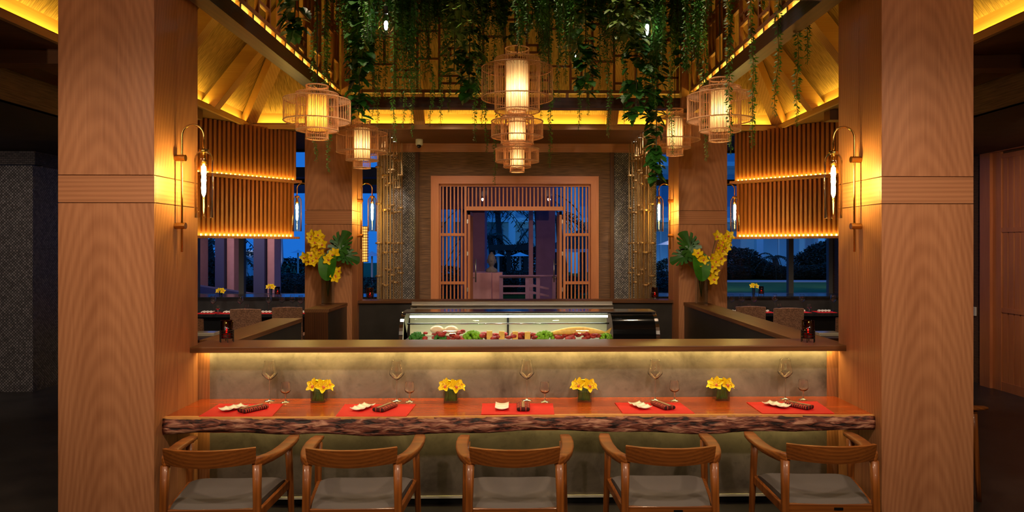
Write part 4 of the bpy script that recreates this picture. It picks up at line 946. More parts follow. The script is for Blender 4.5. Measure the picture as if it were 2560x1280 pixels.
def lantern(label, x, y, zt, zb, shade_mat, pw, col, cordtop=5.3):
    root = thing('bamboo_lantern', label, 'lantern', (0, 0, 0), 'drum-shaped bamboo pendant lanterns')
    H = zt-zb; tier(root, 0, -H, 1.0, shade_mat)
    MB().tube([(0, 0, -H*.2), (0, 0, cordtop-zt)], .004, 6).build('cord', M_black, root)
    m = MB(); m.tube([(-.094, 0, -.02), (.094, 0, -.02)], .004, 5); m.tube([(0, -.094, -.02), (0, .094, -.02)], .004, 5); m.build('cross_bars', M_bamboo, root)
    root.location = (x, y, zt); point('lantern_light', (x, y, (zt+zb)/2-.02), 2.6, col, .03); return root
for (x, d, yt, yb, lb, sm, col) in ((793, 6.1, 212, 345, 'near left bamboo lantern with yellow shade', M_shadey, (1, .6, .16)), (905, 7.9, 298, 418, 'far left bamboo lantern beside the far left column', M_shade, (1, .68, .3)),
                                    (1800, 6.1, 190, 347, 'near right bamboo lantern with pale shade', M_shade, (1, .68, .3)), (1687, 7.9, 268, 384, 'far right bamboo lantern beside the far right column', M_shade, (1, .68, .3))):
    p = W(x, 0, d); lantern(lb, p.x, d, W(0, yt, d).z, W(0, yb, d).z, sm, 5, col)
root = thing('bamboo_lantern', 'large three-tiered bamboo lantern hanging over the centre of the bar', 'lantern', (0, 0, 0), 'drum-shaped bamboo pendant lanterns')
dC = 7.0; kz7 = lambda y: W(1293, y, dC).z; zc = kz7(122)
tier(root, 0, kz7(308)-zc, 1.27, M_shade); tier(root, kz7(278)-zc, kz7(375)-zc, .92, M_shade); tier(root, kz7(352)-zc, kz7(430)-zc, .77, M_shade)
MB().tube([(0, 0, -.1), (0, 0, 5.3-zc)], .005, 6).build('cord', M_black, root)
pC = W(1293, 0, dC); root.location = (pC.x, dC, zc)
for y, pw in ((225, 5.0), (335, 2.0), (400, 1.4)): point('lantern_light', (pC.x, dC, kz7(y)), pw, (1, .72, .36), .03)
# glass globe bulbs among the vines
def globe(x, y, d, label, r=.085):
    p = W(x, y, d); g = thing('globe_pendant', label, 'pendant', (0, 0, 0), 'clear glass globe bulbs')
    MB().lathe([(.02, .13), (.035, .10), (r, .0), (r*.85, -.05), (r*.45, -.09), (.001, -.1)], 22).build('glass_globe', M_glass, g, True)
    MB().tube([(0, 0, .10), (0, 0, .17)], .018, 10).build('lamp_socket', M_black, g); MB().tube([(0, 0, .17), (0, 0, 5.3-p.z)], .003, 5).build('cord', M_black, g)
    MB().ball((0, 0, .01), .018, 10, 6, (1, 1, 1.5)).build('bulb', M_bulbw, g, True)
    g.location = p; point('globe_light', p, .5, (1, .9, .75), .02)
globe(965, 62, 6.4, 'clear glass globe bulb among the vines at upper left'); globe(1618, 70, 6.6, 'bare bulb glowing among the vines at upper right', .06); globe(1436, 140, 7.6, 'tiny glowing bulb right of the central lantern', .05)
# ------------------------------------------------------------------ slatted light screens
def slat_screen(side, label):
    if side < 0: A = W(478, 0, 8.72); B = W(737, 0, 9.88)
    else: A = W(2105, 0, 8.78); B = W(1840, 0, 9.88)
    A.z = B.z = 0
    D = (B-A); Lh = D.length; u = D.normalized(); nrm = Vector((-u.y, u.x, 0)) if side < 0 else Vector((u.y, -u.x, 0))   # away from camera
    if nrm.y < 0: nrm = -nrm
    root = thing('slat_screen', label, 'screen', (A.x, A.y, 2.0), 'hanging slatted screens with light ledges')
    def zpx(x, y):
        r = ray(x, y); best = A.lerp(B, .5); t = best.y/r.y; return CAMZ+r.z*t
    zu0 = W(737, 452, 9.88).z; zl0 = W(737, 592, 9.88).z
    for tier_, (z0, z1, off) in enumerate(((zu0, COZ-.005, 0), (zl0, zu0-.03, .05))):
        P0 = A+nrm*off; P1 = B+nrm*off
        MB().bar(P0+nrm*.09+Vector((0, 0, (z0+z1)/2)), P1+nrm*.09+Vector((0, 0, (z0+z1)/2)), .02, z1-z0).build('backing_board', M_oak, root)
        sh = MB().bar(P0-nrm*.01-u*.02+Vector((0, 0, z0-.015)), P1-nrm*.01+u*.04+Vector((0, 0, z0-.015)), .2, .03).build('light_ledge', M_oakx, root)
        n = 24; pr = None; ld = None
        for i in range(n+1):
            c = P0+u*(Lh*i/n)+nrm*.03
            q = MB().bar(Vector((0, 0, z0)), Vector((0, 0, z1)), .034, .07, up=u.cross(Vector((0, 0, 1)))) if pr is None else None
            if pr is None: pr = q.build('slat', M_slat, root); pr.data.transform(Matrix.Translation(origin(root))); pr.location = c-origin(root)
            else: rep(pr, root, c-origin(root))
        for i in range(n):
            c = P0+u*(Lh*(i+.5)/n)+nrm*.03+Vector((0, 0, z0+.012))
            if ld is None: ld = MB().box(-.011, .011, -.011, .011, -.008, .012).build('led_spot', M_led, root); ld.data.transform(Matrix.Translation(origin(root))); ld.location = c-origin(root)
            else: rep(ld, root, c-origin(root))
        mid = (P0+P1)/2-nrm*.045+Vector((0, 0, z0+.006))
        ang = math.atan2(u.y, u.x)
        o = area('screen_light', mid, Lh, .03, 3.2, AMB); o.rotation_euler = (Matrix.Rotation(ang, 3, 'Z') @ Matrix.Rotation(PI+(.35 if (Matrix.Rotation(ang, 3, 'Z') @ Vector((0, 1, 0))).dot(nrm) > 0 else -.35)*-1, 3, 'X')).to_euler()
slat_screen(-1, 'slatted amber-lit screen hanging at the left, two tiers'); slat_screen(1, 'slatted amber-lit screen hanging at the right, two tiers')
# ------------------------------------------------------------------ brass bamboo sculptures
def stalk(seed):
    rnd = random.Random(seed); c = thing('bamboo_sculpture', 'x', 'sculpture', (0, 0, 0), 'brass rod bamboo stalks')
    m = MB(); R_ = .032
    for k in range(5):
        t = 2*PI*k/5+rnd.random(); m.tube([(R_*math.cos(t), R_*math.sin(t), .02), (R_*math.cos(t), R_*math.sin(t), COZ-.02)], .005, 5, cap=False)
    m.build('rods', M_brassd, c)
    z = rnd.uniform(.7, 1.1); p = None
    while z < 3.3:
        if p is None: p = MB().lathe([(.001, -.012), (.05, -.012), (.052, 0), (.05, .012), (.001, .012)], 14).build('node_disc', M_brassd, c); p.location = (0, 0, z)
        else: rep(p, c, (0, 0, z))
        z += rnd.uniform(.36, .62)
    return c
for sg, X, nm in ((-1, -1.86, 'left'), (1, 1.86, 'right')):
    protos = [stalk(40+i) for i in range(3)]
    for i in range(11):
        y = 9.62+i*.125; x = X+(.05 if i % 2 else -.06)*sg; lb = 'brass rod bamboo stalk, %s from the viewer in the %s row' % (['first', 'second', 'third', 'fourth', 'fifth', 'sixth', 'seventh', 'eighth', 'ninth', 'tenth', 'eleventh'][i], nm)
        if i < 3: o = protos[i]; o.location = (x, y, 0); o['label'] = lb
        else: copy_tree(protos[i % 3], (x, y, .0), i*.7, lb)
    for k, (px, py) in enumerate(((965, 331), (978, 343), (986, 353)) if sg < 0 else ((1612, 331), (1600, 343), (1588, 353))):
        p = G(px, py, COZ-.006) if 0 else None
        r = ray(px, py); t = (COZ-.004-CAMZ)/r.z; p = Vector((0, 0, CAMZ))+r*t
        q = MB().lathe([(.03, 0), (.045, 0), (.045, .01), (.03, .01)], 16, (p.x, p.y, COZ-.012)).build('spotlight', M_chrome); tag(q, '%s ceiling spotlight above the %s bamboo sculpture' % (('nearest', 'middle', 'farthest')[k], nm), 'spotlight', 'ceiling spotlights')
        MB().lathe([(.001, .004), (.03, .004)], 14, (p.x, p.y, COZ-.012)).build('lens', M_ledw, q)
        spot('sculpture_spot', (p.x, p.y, COZ-.03), (p.x*1.0, p.y+.25, 0), 110, (1, .92, .82), 44, .6, .02)
# security camera
p = W(1048, 362, 10.6); sc = thing('security_camera', 'white dome security camera on the soffit before the entrance', 'camera', (p.x, 10.6, COZ))
MB().lathe([(.055, COZ), (.055, p.z-.0), (.04, p.z-.01), (.001, p.z-.01)][::-1], 18, (p.x, 10.6, 0)).build('housing', M_whitep, sc, True); MB().ball((p.x, 10.58, p.z-.02), .034, 12, 8).build('lens_dome', M_blackgloss, sc, True)
# ================================================================== HANGING VINES
tr_ = thing('vine_trellis', 'black metal trellis under the top of the light well', 'trellis', (0, 6.7, 5.25))
for i in range(9): MB().box(-2.0+i*.5-.012, -2.0+i*.5+.012, 4.9, 8.35, 5.22, 5.25).build('trellis_bar', M_black, tr_)
for i in range(8): MB().box(-2.0, 2.0, 4.95+i*.48-.012, 4.95+i*.48+.012, 5.25, 5.28).build('trellis_bar', M_black, tr_)
def leaf_quad(m, p, d, L, wd, nrm):
    d = d.normalized(); sd = d.cross(nrm)
    if sd.length < 1e-4: sd = d.cross(Vector((1, .3, .2)))
    sd.normalize(); k = len(m.v); m.v += [p, p+d*L*.45+sd*wd/2, p+d*L, p+d*L*.45-sd*wd/2]; m.f.append((k, k+1, k+2, k+3))
LOBE = [(0, 0), (.24, -.04), (.44, .10), (.36, .26), (.52, .36), (.38, .46), (.46, .62), (.28, .66), (.24, .84), (0, 1.0)]
def lobed(m, p, d, L, nrm):
    d = d.normalized(); sd = d.cross(nrm)
    if sd.length < 1e-4: sd = d.cross(Vector((1, .3, .2)))
    sd.normalize(); up = sd.cross(d)
    k = len(m.v); pts = LOBE+[(-x, y) for x, y in LOBE[1:-1][::-1]]; m.v.append(p+d*L*.45-up*L*.08)
    for x, y in pts: m.v.append(p+sd*x*L*.95+d*y*L-up*(y*y*.22+abs(x)*-.15)*L)
    n = len(pts)
    for i in range(n): m.f.append((k, k+1+i, k+1+(i+1) % n))
ORD = ['first', 'second', 'third', 'fourth', 'fifth', 'sixth', 'seventh', 'eighth', 'ninth', 'tenth', 'eleventh', 'twelfth', 'thirteenth', 'fourteenth', 'fifteenth', 'sixteenth', 'seventeenth', 'eighteenth', 'nineteenth', 'twentieth', '21st', '22nd', '23rd', '24th', '25th', '26th', '27th', '28th', '29th', '30th', '31st', '32nd', '33rd', '34th', '35th', '36th', '37th', '38th', '39th', '40th', '41st', '42nd', '43rd', '44th', '45th']
VT = 5.2
def strand(m, st, x, y, z0, z1, spread, L, rnd, dens=.012):
    ph = rnd.uniform(0, 6); z = z0; pts = []
    amp = rnd.uniform(.006, .02)
    while z > z1:
        t = (z0-z)/(z0-z1); px = x+amp*math.sin(z*4+ph)+amp*.6*math.sin(z*9+ph*2); py = y+amp*math.cos(z*5+ph)
        pts.append((px, py, z)) if len(pts) == 0 or pts[-1][2]-z > .08 else None
        for k in range(2):
            a = rnd.uniform(0, 2*PI); tp = 1-.55*max(0, t-.7)/.3
            d = Vector((math.cos(a)*.8, math.sin(a)*.8, rnd.uniform(-1.2, .15))); p = Vector((px+math.cos(a)*spread*.25*rnd.random(), py+math.sin(a)*spread*.25*rnd.random(), z))
            leaf_quad(m, p, d, L*tp*rnd.uniform(.7, 1.3), L*.42*tp, Vector((math.cos(a+1), math.sin(a+1), .6)))
        z -= dens
    pts.append((x, y, z1)); st.tube(pts, .0022, 4, cap=False)
def vine(kind, px, yb, d, wpx=0, ytop=None):
    rnd = random.Random(int(px*7+yb)); p = W(px, yb, d); x, z1 = p.x, p.z; wd = max(wpx*d/F, .03); z0 = VT if ytop is None else W(px, ytop, d).z
    z0v = min(z0, CAMZ+(HOR+60)*d/F)      # foliage starts just above the frame, stem continues up
    o = thing('hanging_vine', 'x', 'vine', (x, d, VT))
    m = MB(); st = MB()
    if kind == 'fine':
        strand(m, st, x, d, z0v, z1, .05, .036, rnd, .009)
    elif kind == 'willow':
        n = max(6, int(wd/.017))
        for k in range(n):
            dx = rnd.gauss(0, wd*.27); zz = z1+(z0v-z1)*min(.8, abs(rnd.gauss(0, .34)))
            strand(m, st, x+dx, d+rnd.uniform(-.08, .08), z0v, zz, .06, .038, rnd, .011)
    else:
        n = int(135*(z0v-z1)*max(.8, wd/.25))
        for k in range(n):
            t = rnd.random(); z = z0v+(z1-z0v)*t; r = wd*.5*math.sqrt(rnd.random())*(1-.55*max(0, t-.75)/.25); a = rnd.uniform(0, 2*PI)
            pp = Vector((x+r*math.cos(a), d+r*math.sin(a)*.7, z)); dd = Vector((math.cos(a)*.9, math.sin(a)*.9-.3, rnd.uniform(-.9, .05)))
            lobed(m, pp, dd, rnd.uniform(.07, .14) if kind == 'broad' else rnd.uniform(.055, .10), Vector((0, -.3, 1)))
        st.tube([(x, d, z0v), (x+.01, d, (z0v+z1)/2), (x, d, z1+.04)], .006, 5)
    st.tube([(x, d, VT+.02), (x, d, z0v-.02)], .003, 4)
    mt = {'fine': M_vine, 'willow': M_vine2, 'broad': M_leafd, 'bushy': M_leafm2}[kind]
    f_ = m.build('foliage', mt, o); f_['kind'] = 'stuff'; st.build('stem', M_stem, o)
    return o
M_vine2 = plain('weeping_leaf', srgb(54, 116, 28), .5, noise=.4, nscale=7); M_leafm2 = plain('bushy_leaf', srgb(78, 110, 22), .5, noise=.4, nscale=7)
VN = [('broad', 735, 85, 5.6, 55), ('fine', 722, 25, 5.7), ('fine', 785, 402, 6.8), ('fine', 820, 430, 6.9), ('fine', 812, 240, 6.8), ('willow', 893, 235, 7.2, 60), ('broad', 897, 298, 6.9, 42), ('broad', 905, 170, 6.6, 45), ('fine', 930, 292, 7.0), ('willow', 920, 205, 6.8, 40),
      ('fine', 945, 320, 7.1), ('fine', 985, 352, 6.6), ('willow', 1022, 262, 6.9, 48), ('fine', 1008, 318, 6.8), ('fine', 1030, 345, 6.9), ('fine', 1075, 316, 7.1), ('fine', 1060, 200, 7.4), ('fine', 1104, 315, 7.0), ('willow', 1095, 100, 7.3, 40), ('bushy', 1150, 90, 6.6, 75), ('broad', 1172, 240, 7.2, 62), ('bushy', 1135, 190, 7.0, 50),
      ('fine', 1187, 352, 6.7), ('fine', 1205, 318, 7.3), ('willow', 1215, 110, 7.0, 50), ('fine', 1238, 462, 7.4), ('bushy', 1285, 105, 7.5, 70), ('fine', 1215, 382, 7.5), ('willow', 1362, 180, 7.3, 50), ('willow', 1350, 90, 6.8, 60), ('fine', 1375, 418, 7.2), ('fine', 1352, 300, 7.5), ('bushy', 1425, 130, 7.2, 60), ('fine', 1398, 250, 7.0), ('broad', 1462, 232, 6.9, 46),
      ('fine', 1445, 325, 7.1), ('fine', 1470, 290, 7.3), ('fine', 1520, 345, 7.0), ('willow', 1530, 180, 7.3, 44), ('broad', 1590, 292, 6.8, 60), ('bushy', 1585, 130, 6.6, 70), ('willow', 1635, 278, 6.9, 46), ('bushy', 1560, 90, 6.4, 70), ('broad', 1640, 445, 7.6, 30), ('fine', 1678, 385, 7.0), ('broad', 1705, 165, 7.3, 44), ('willow', 1685, 110, 7.0, 44),
      ('willow', 1748, 210, 6.2, 55), ('fine', 1762, 402, 6.4), ('fine', 1825, 385, 5.9), ('fine', 1820, 150, 5.8), ('fine', 1880, 370, 5.6), ('fine', 1945, 290, 5.5), ('fine', 1990, 318, 5.45), ('fine', 2018, 162, 5.45), ('fine', 1910, 25, 5.6), ('bushy', 1330, 60, 7.4, 60), ('bushy', 990, 60, 7.4, 60), ('bushy', 1500, 55, 7.5, 60), ('bushy', 1240, 60, 7.6, 60), ('willow', 1645, 160, 6.7, 50), ('broad', 1015, 80, 7.6, 50),
      ('fine', 965, 250, 7.5), ('fine', 1120, 280, 7.5), ('fine', 1500, 230, 7.4), ('fine', 1560, 310, 7.5), ('fine', 1612, 270, 7.4), ('fine', 1415, 210, 7.5), ('willow', 870, 90, 7.4, 44), ('bushy', 920, 50, 7.5, 60), ('bushy', 1620, 50, 7.5, 70), ('bushy', 1690, 50, 7.6, 60), ('bushy', 1090, 45, 7.6, 60), ('bushy', 1400, 40, 7.6, 60)]
KN = {'fine': 'slender trailing vine', 'willow': 'thick weeping vine', 'broad': 'dark broad-leaved vine', 'bushy': 'short bushy lobed-leaf vine'}
cnt = {}
rv = random.Random(3)
for x in range(880, 1715, 42): VN.append(('willow', x+rv.uniform(-12, 12), rv.uniform(60, 150), rv.uniform(6.2, 7.9), 46))
LCS = [(W(a, 0, b), r) for a, b, r in ((793, 6.1, .33), (905, 7.9, .33), (1800, 6.1, .33), (1687, 7.9, .33), (1293, 7.0, .42))]
def clear(v):
    v = list(v); ok = False
    for it in range(12):
        p = W(v[1], 0, v[3]); hit = [c for c, r in LCS if (c.x-p.x)**2+(c.y-p.y)**2 < (r+.05+(v[4] if len(v) > 4 else 0)*.5*v[3]/F)**2]
        if not hit: break
        v[3] = v[3]+.12 if v[3] >= hit[0].y-.05 and v[3] < 8.0 else v[3]-.12
    return v
for v in sorted([clear(q) for q in VN], key=lambda q: q[1]):
    kd = v[0]; i = cnt.get(kd, 0); cnt[kd] = i+1
    o = vine(kd, *v[1:]); o['label'] = '%s hanging in the light well, %s of its kind from the left' % (KN[kd], ORD[i]); o['group'] = {'fine': 'slender trailing vines', 'willow': 'weeping vines', 'broad': 'broad-leaved vines', 'bushy': 'bushy vines'}[kd]
# ================================================================== DINING WINGS
def wicker_chair():
    c = thing('wicker_chair', 'x', 'chair', (0, 0, 0), 'woven wicker dining chairs')
    secs = []
    for k in range(9):
        u = -1+2*k/8; y = -.26+.03*u*u; secs.append([(u*.235, y-.02, .10), (u*.235, y+.02, .10), (u*.235, y+.02-.05, .93-.012*u*u), (u*.235, y-.02-.05, .93-.012*u*u)])
    MB().sweep(secs).build('backrest', M_wick, c, bevel=.008)
    MB().box(-.235, .235, -.24, .24, .38, .46).build('seat', M_wick, c, bevel=.01)
    for sx in (-1, 1):
        MB().box(sx*.21-.02, sx*.21+.02, .19, .23, 0, .38).build('leg', M_wick, c); MB().box(sx*.21-.02, sx*.21+.02, -.27, -.23, 0, .12).build('leg', M_wick, c)
    return c
wc0 = wicker_chair()
WC = [(629, 11.15, .05, 'wicker chair nearest the middle of the left dining wing'), (728, 11.45, .1, 'wicker chair beside the far left column'), (488, 9.75, .0, 'wicker chair peeking out behind the left front column'),
      (1867, 11.45, -.1, 'wicker chair beside the far right column'), (1957, 11.15, -.05, 'wicker chair in the middle of the right dining wing'), (2108, 9.75, 0, 'wicker chair peeking out behind the right front column')]
for i, (x, d, r, lb) in enumerate(WC):
    p = W(x, 0, d)
    if i == 0: wc0.location = (p.x, d, 0); wc0.rotation_euler = (0, 0, r); wc0['label'] = lb
    else: copy_tree(wc0, (p.x, d, 0), r, lb)
TZ = .77
for sg, nm in ((-1, 'left'), (1, 'right')):
    t = thing('teppan_table', 'long black stone table with raised rear counter, %s wing' % nm, 'table', (sg*4.3, 12.2, 0), 'black stone tables')
    a, b = sorted((sg*6.3, sg*2.35))
    MB().box(a, b, 11.62, 12.25, TZ-.05, TZ).build('table_top', M_blackst, t, bevel=.006) if 0 else None
    MBt = MB().box(a, b, 11.62, 12.25, TZ-.05, TZ); MBt.build('table_top', plain('black_stone', srgb(34, 34, 36), .18, noise=.3, nscale=15), t)
    MB().box(a+.15, b-.15, 11.85, 12.2, 0, TZ-.05).build('base', M_black, t)
    MB().box(a, b, 12.25, 12.95, 0, .98).build('raised_body', M_darkstone, t); MB().box(a-.02, b+.02, 12.22, 12.98, .98, 1.01).build('raised_top', MATS['black_stone'], t)
    t = thing('side_table', 'low dark wood table under the slatted screen, %s wing' % nm, 'table', (sg*4.4, 9.0, 0), 'dark wood side tables')
    a, b = sorted((sg*5.4, sg*3.55)); MB().box(a, b, 8.6, 9.25, .72, .75).build('table_top', M_oakdark, t)
    for x in (a+.1, b-.1):
        for y in (8.7, 9.15): MB().box(x-.03, x+.03, y-.03, y+.03, 0, .72).build('leg', M_oakdark, t)
    p = G(515 if sg < 0 else 2068, 836, .76)
    bk = thing('menu_stack', 'white menu booklets on the %s side table' % nm, 'menu', (p.x, p.y, .751), 'white menus')
    for k in range(2): MB().box(p.x-.14, p.x+.14, p.y-.1+.02*k, p.y+.1+.02*k, .752+.02*k, .77+.02*k).build('booklet', M_white, bk, bevel=.003)
def gp(x, y, z): 
    p = G(x, y, z); return p
n_ = 0
WG = [(533, 'L'), (601, 'L'), (672, 'L'), (705, 'L'), (731, 'L'), (752, 'L'), (1829, 'R'), (1854, 'R'), (1885, 'R'), (1937, 'R'), (2005, 'R'), (2083, 'R')]
SGL = [(545, 'L'), (617, 'L'), (696, 'L'), (720, 'L'), (744, 'L'), (1842, 'R'), (1873, 'R'), (1949, 'R'), (2023, 'R')]
cw = {'L': 0, 'R': 0}
for x, s in WG:
    d = 11.95+.1*math.sin(x); p = W(x, 0, d); i = cw[s]; cw[s] += 1
    copy_tree(wg0, (p.x, d, TZ+.001), 0, 'far wine glass on the %s black stone table, %s from the left' % ('left' if s == 'L' else 'right', ORD[i]))['group'] = 'wine glasses in the dining wings'
cw = {'L': 0, 'R': 0}
for x, s in SGL:
    d = 11.78+.05*math.sin(x); p = W(x, 0, d); i = cw[s]; cw[s] += 1
    copy_tree(sg0, (p.x, d, TZ+.001), 0, 'small far glass on the %s black stone table, %s from the left' % ('left' if s == 'L' else 'right', ORD[i]))['group'] = 'small glasses in the dining wings'
cw = {'L': 0, 'R': 0}
for x, s in ((522, 'L'), (577, 'L'), (668, 'L'), (752, 'L'), (1826, 'R'), (1905, 'R'), (1995, 'R'), (2058, 'R')):
    p = W(x, 0, 11.85); i = cw[s]; cw[s] += 1
    o = MB().box(p.x-.16, p.x+.16, 11.66, 11.98, TZ, TZ+.004).build('placemat', M_redmat); tag(o, 'far red placemat on the %s black stone table, %s from the left' % ('left' if s == 'L' else 'right', ORD[i]), 'placemat', 'red placemats in the dining wings')
    m = MB(); secs = []
    for k in range(8): secs.append([(p.x-.1+k*.028, 11.78+dy, TZ+.006+.014*(k % 2)+dz_) for dy, dz_ in ((0, 0), (.08, 0), (.08, .02), (0, .02))])
    m.sweep(secs); o = m.build('folded_napkin', M_white); tag(o, 'far white folded napkin on the %s black stone table, %s from the left' % ('left' if s == 'L' else 'right', ORD[i]), 'napkin', 'white napkins in the dining wings')
def bud_vase(x, d, yt, lb):
    p = W(x, 0, d); h = W(x, yt, d).z-1.01; v = thing('bud_vase', lb, 'vase', (0, 0, 0), 'slim vases of yellow orchids')
    MB().lathe([(.001, 0), (.028, 0), (.03, h*.9), (.027, h*.9), (.025, .01), (.001, .01)], 14).build('glass_tube', M_glass, v, True)
    MB().tube([(0, 0, .01), (.006, 0, h*.5), (0, 0, h)], .012, 6).build('stem', M_leafg, v, True)
    f = flower_proto(v); f.scale = (1.2,)*3; f.location = (-.03, -.02, h+.02); f.rotation_euler = Vector((-.3, -.8, .4)).to_track_quat('Z', 'Y').to_euler()
    place_flower(f, v, (.04, -.02, h+.015), (.4, -.8, .4), 1, 1.2); place_flower(f, v, (0, .02, h+.04), (0, -.2, 1), 2, 1.1)
    v.location = (p.x, d, 1.011)
bud_vase(552, 12.5, 730, 'slim vase of yellow orchids, left one of the left wing'); bud_vase(677, 12.6, 720, 'slim vase of yellow orchids, right one of the left wing'); bud_vase(1884, 12.5, 718, 'slim vase of yellow orchids in the right wing')
for x, d, lb in ((694, 12.5, 'far red candle on the raised counter of the left wing'), (1903, 12.5, 'far red candle on the raised counter of the right wing')):
    p = W(x, 0, d); copy_tree(cd0, (p.x, d, 1.012), 0, lb)
# mesh tower lamp behind the far left column
p = W(906, 0, 12.6); tl_ = thing('tower_lamp', 'glowing gold mesh tower lamp beyond the far left column', 'lamp', (p.x, 12.6, 0))
z0, z1 = W(0, 655, 12.6).z, W(0, 566, 12.6).z
MB().lathe([(.09, z0), (.09, z1)], 20, (p.x, 12.6, 0)).build('glowing_core', plain('mesh_glow', srgb(255, 200, 110), .6, emit=(1, .5, .1, 1), es=1.2), tl_, True)
m = MB()
for k in range(14): z = z0+(z1-z0)*k/13; m.ring(.105, z, .006, 20, (p.x, 12.6), 5)
for k in range(16): t = 2*PI*k/16; m.tube([(p.x+.105*math.cos(t), 12.6+.105*math.sin(t), z0), (p.x+.105*math.cos(t), 12.6+.105*math.sin(t), z1)], .004, 5)
m.build('mesh_shade', M_brassd, tl_); MB().tube([(p.x, 12.6, 0), (p.x, 12.6, z0)], .02, 8).build('pole', M_black, tl_)
for sg in (-1, 1):
    for xx in (3.2, 5.2):
        spot('wing_fill', (sg*xx, 10.3, 3.78), (sg*xx, 11.6, .7), 170, (1, .84, .66), 80, .7, .04)  # added fill to bring up the wicker chairs and tables
# ================================================================== OUTSIDE
gz = .45
o = MB().box(-40, 40, GY+6.5, 60, -.2, gz).build('lawn', M_lawn); struct(o, 'green lawn of the garden outside', 'lawn')
o = MB().box(-40, 40, WYB+.26, GY+6.5, -.2, -.005).build('terrace', M_path); struct(o, 'pale terrace outside the windows', 'terrace')
o = MB().box(1, 40, 27.6, 28.8, gz, gz+.03).build('garden_path', M_path); struct(o, 'pale garden path before the hedge', 'path')
# porch
po = thing('porch_roof', 'violet-lit porch soffit and fascia outside the doors', 'roof', (0, 13, 3.9))
MB().box(-1.9, 1.9, WYB+.25, 15.2, 3.5, 3.6).build('soffit', M_purple, po); MB().box(-2.6, W(1376, 0, 15).x, 15.0, 15.25, W(0, 521, 15).z, 3.6).build('fascia', M_purple, po)
def ecol(x0, x1, d, dd, z1, mat, lb, y1=None, grp='stucco porch columns'):
    a, b = W(x0, 0, d).x, W(x1, 0, d).x; o = MB().box(a, b, d, d+dd, -.005, z1).build('porch_column', mat, bevel=.01); tag(o, lb, 'column', grp); return o
ecol(1150, 1212, 15.3, 1.2, 3.6, M_purple, 'broad violet-lit pillar seen left through the open doors')
ecol(1322, 1333, 15.9, .4, 4.5, M_pink, 'slim pink pillar seen through the open doors'); ecol(1340, 1388, 15.9, .4, 4.5, M_purple, 'violet-lit pillar right of the slim pink one')
ecol(478, 500, 17, .45, 3.28, M_pink, 'pink pillar at the left edge of the left window')
for i, (a, b, c, e) in enumerate(((537, 560, 567, 585), (633, 661, 668, 686))):
    ecol(a, b, 17.0, 1.2, 3.28, M_navy, 'shade-toned pillar side %s of the left window' % ('left of centre' if i == 0 else 'right of centre')); ecol(c, e, 17.1, .45, 3.28, M_pink, 'pink pillar %s of the left window' % ('left of centre' if i == 0 else 'right of centre'))  # navy slab stands for the shaded side of each pink pillar
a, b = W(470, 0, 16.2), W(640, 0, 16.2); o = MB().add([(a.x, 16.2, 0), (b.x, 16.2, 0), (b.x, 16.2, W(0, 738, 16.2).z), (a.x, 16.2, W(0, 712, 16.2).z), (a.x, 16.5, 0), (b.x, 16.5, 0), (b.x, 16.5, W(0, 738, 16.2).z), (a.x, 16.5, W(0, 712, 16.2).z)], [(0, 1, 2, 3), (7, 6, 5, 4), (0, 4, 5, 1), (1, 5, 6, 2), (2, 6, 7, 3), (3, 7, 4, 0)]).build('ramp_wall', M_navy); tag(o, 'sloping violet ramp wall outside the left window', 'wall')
o = MB().box(-9, -2.15, 14.2, 18.6, 3.3, 3.5).build('terrace_roof', M_navy); tag(o, 'dark terrace roof outside the left window', 'roof')
# pedestal with stone bust
pd = thing('pedestal', 'pink plastered pedestal outside the open doors', 'pedestal', (0, 14.2, 0)); a, b, c = W(1183, 0, 14.2).x, W(1230, 0, 14.2).x, W(1256, 0, 14.2).x; zt = W(0, 682, 14.2).z
MB().box(a, b, 14.0, 14.8, -.005, zt).build('block', M_pink, pd, bevel=.01); MB().box(b, c, 14.15, 14.7, -.005, zt-.005).build('block', M_pink, pd, bevel=.01)
p = W(1229, 682, 14.4); k = 14.4/F
bu = MB(); 
def bust_sec(z, rx, ry, yo=0): return [(p.x+rx*math.cos(t), 14.4+yo+ry*math.sin(t), p.z+z) for t in [2*PI*q/18 for q in range(18)]]
bu.sweep([bust_sec(*q) for q in ((0, .11, .08), (.03, .125, .09), (.07, .12, .08), (.10, .075, .06), (.12, .045, .045), (.15, .045, .045), (.17, .062, .066, -.01), (.21, .075, .085, -.008), (.26, .082, .092), (.31, .082, .09), (.35, .072, .08), (.38, .05, .055), (.395, .03, .03), (.41, .03, .03), (.43, .012, .012))])
hd = thing('stone_bust', 'grey stone head sculpture on the pink pedestal', 'sculpture', (p.x, 14.4, p.z)); bu.build('head', M_stone, hd, True)
MB().ball((p.x, 14.4-.095, p.z+.25), .018, 8, 6, (.7, .9, 1.6)).build('nose', M_stone, hd, True)
for s in (-1, 1): MB().ball((p.x+s*.085, 14.41, p.z+.24), .03, 8, 6, (.4, .7, 1.6)).build('ear', M_stone, hd, True)
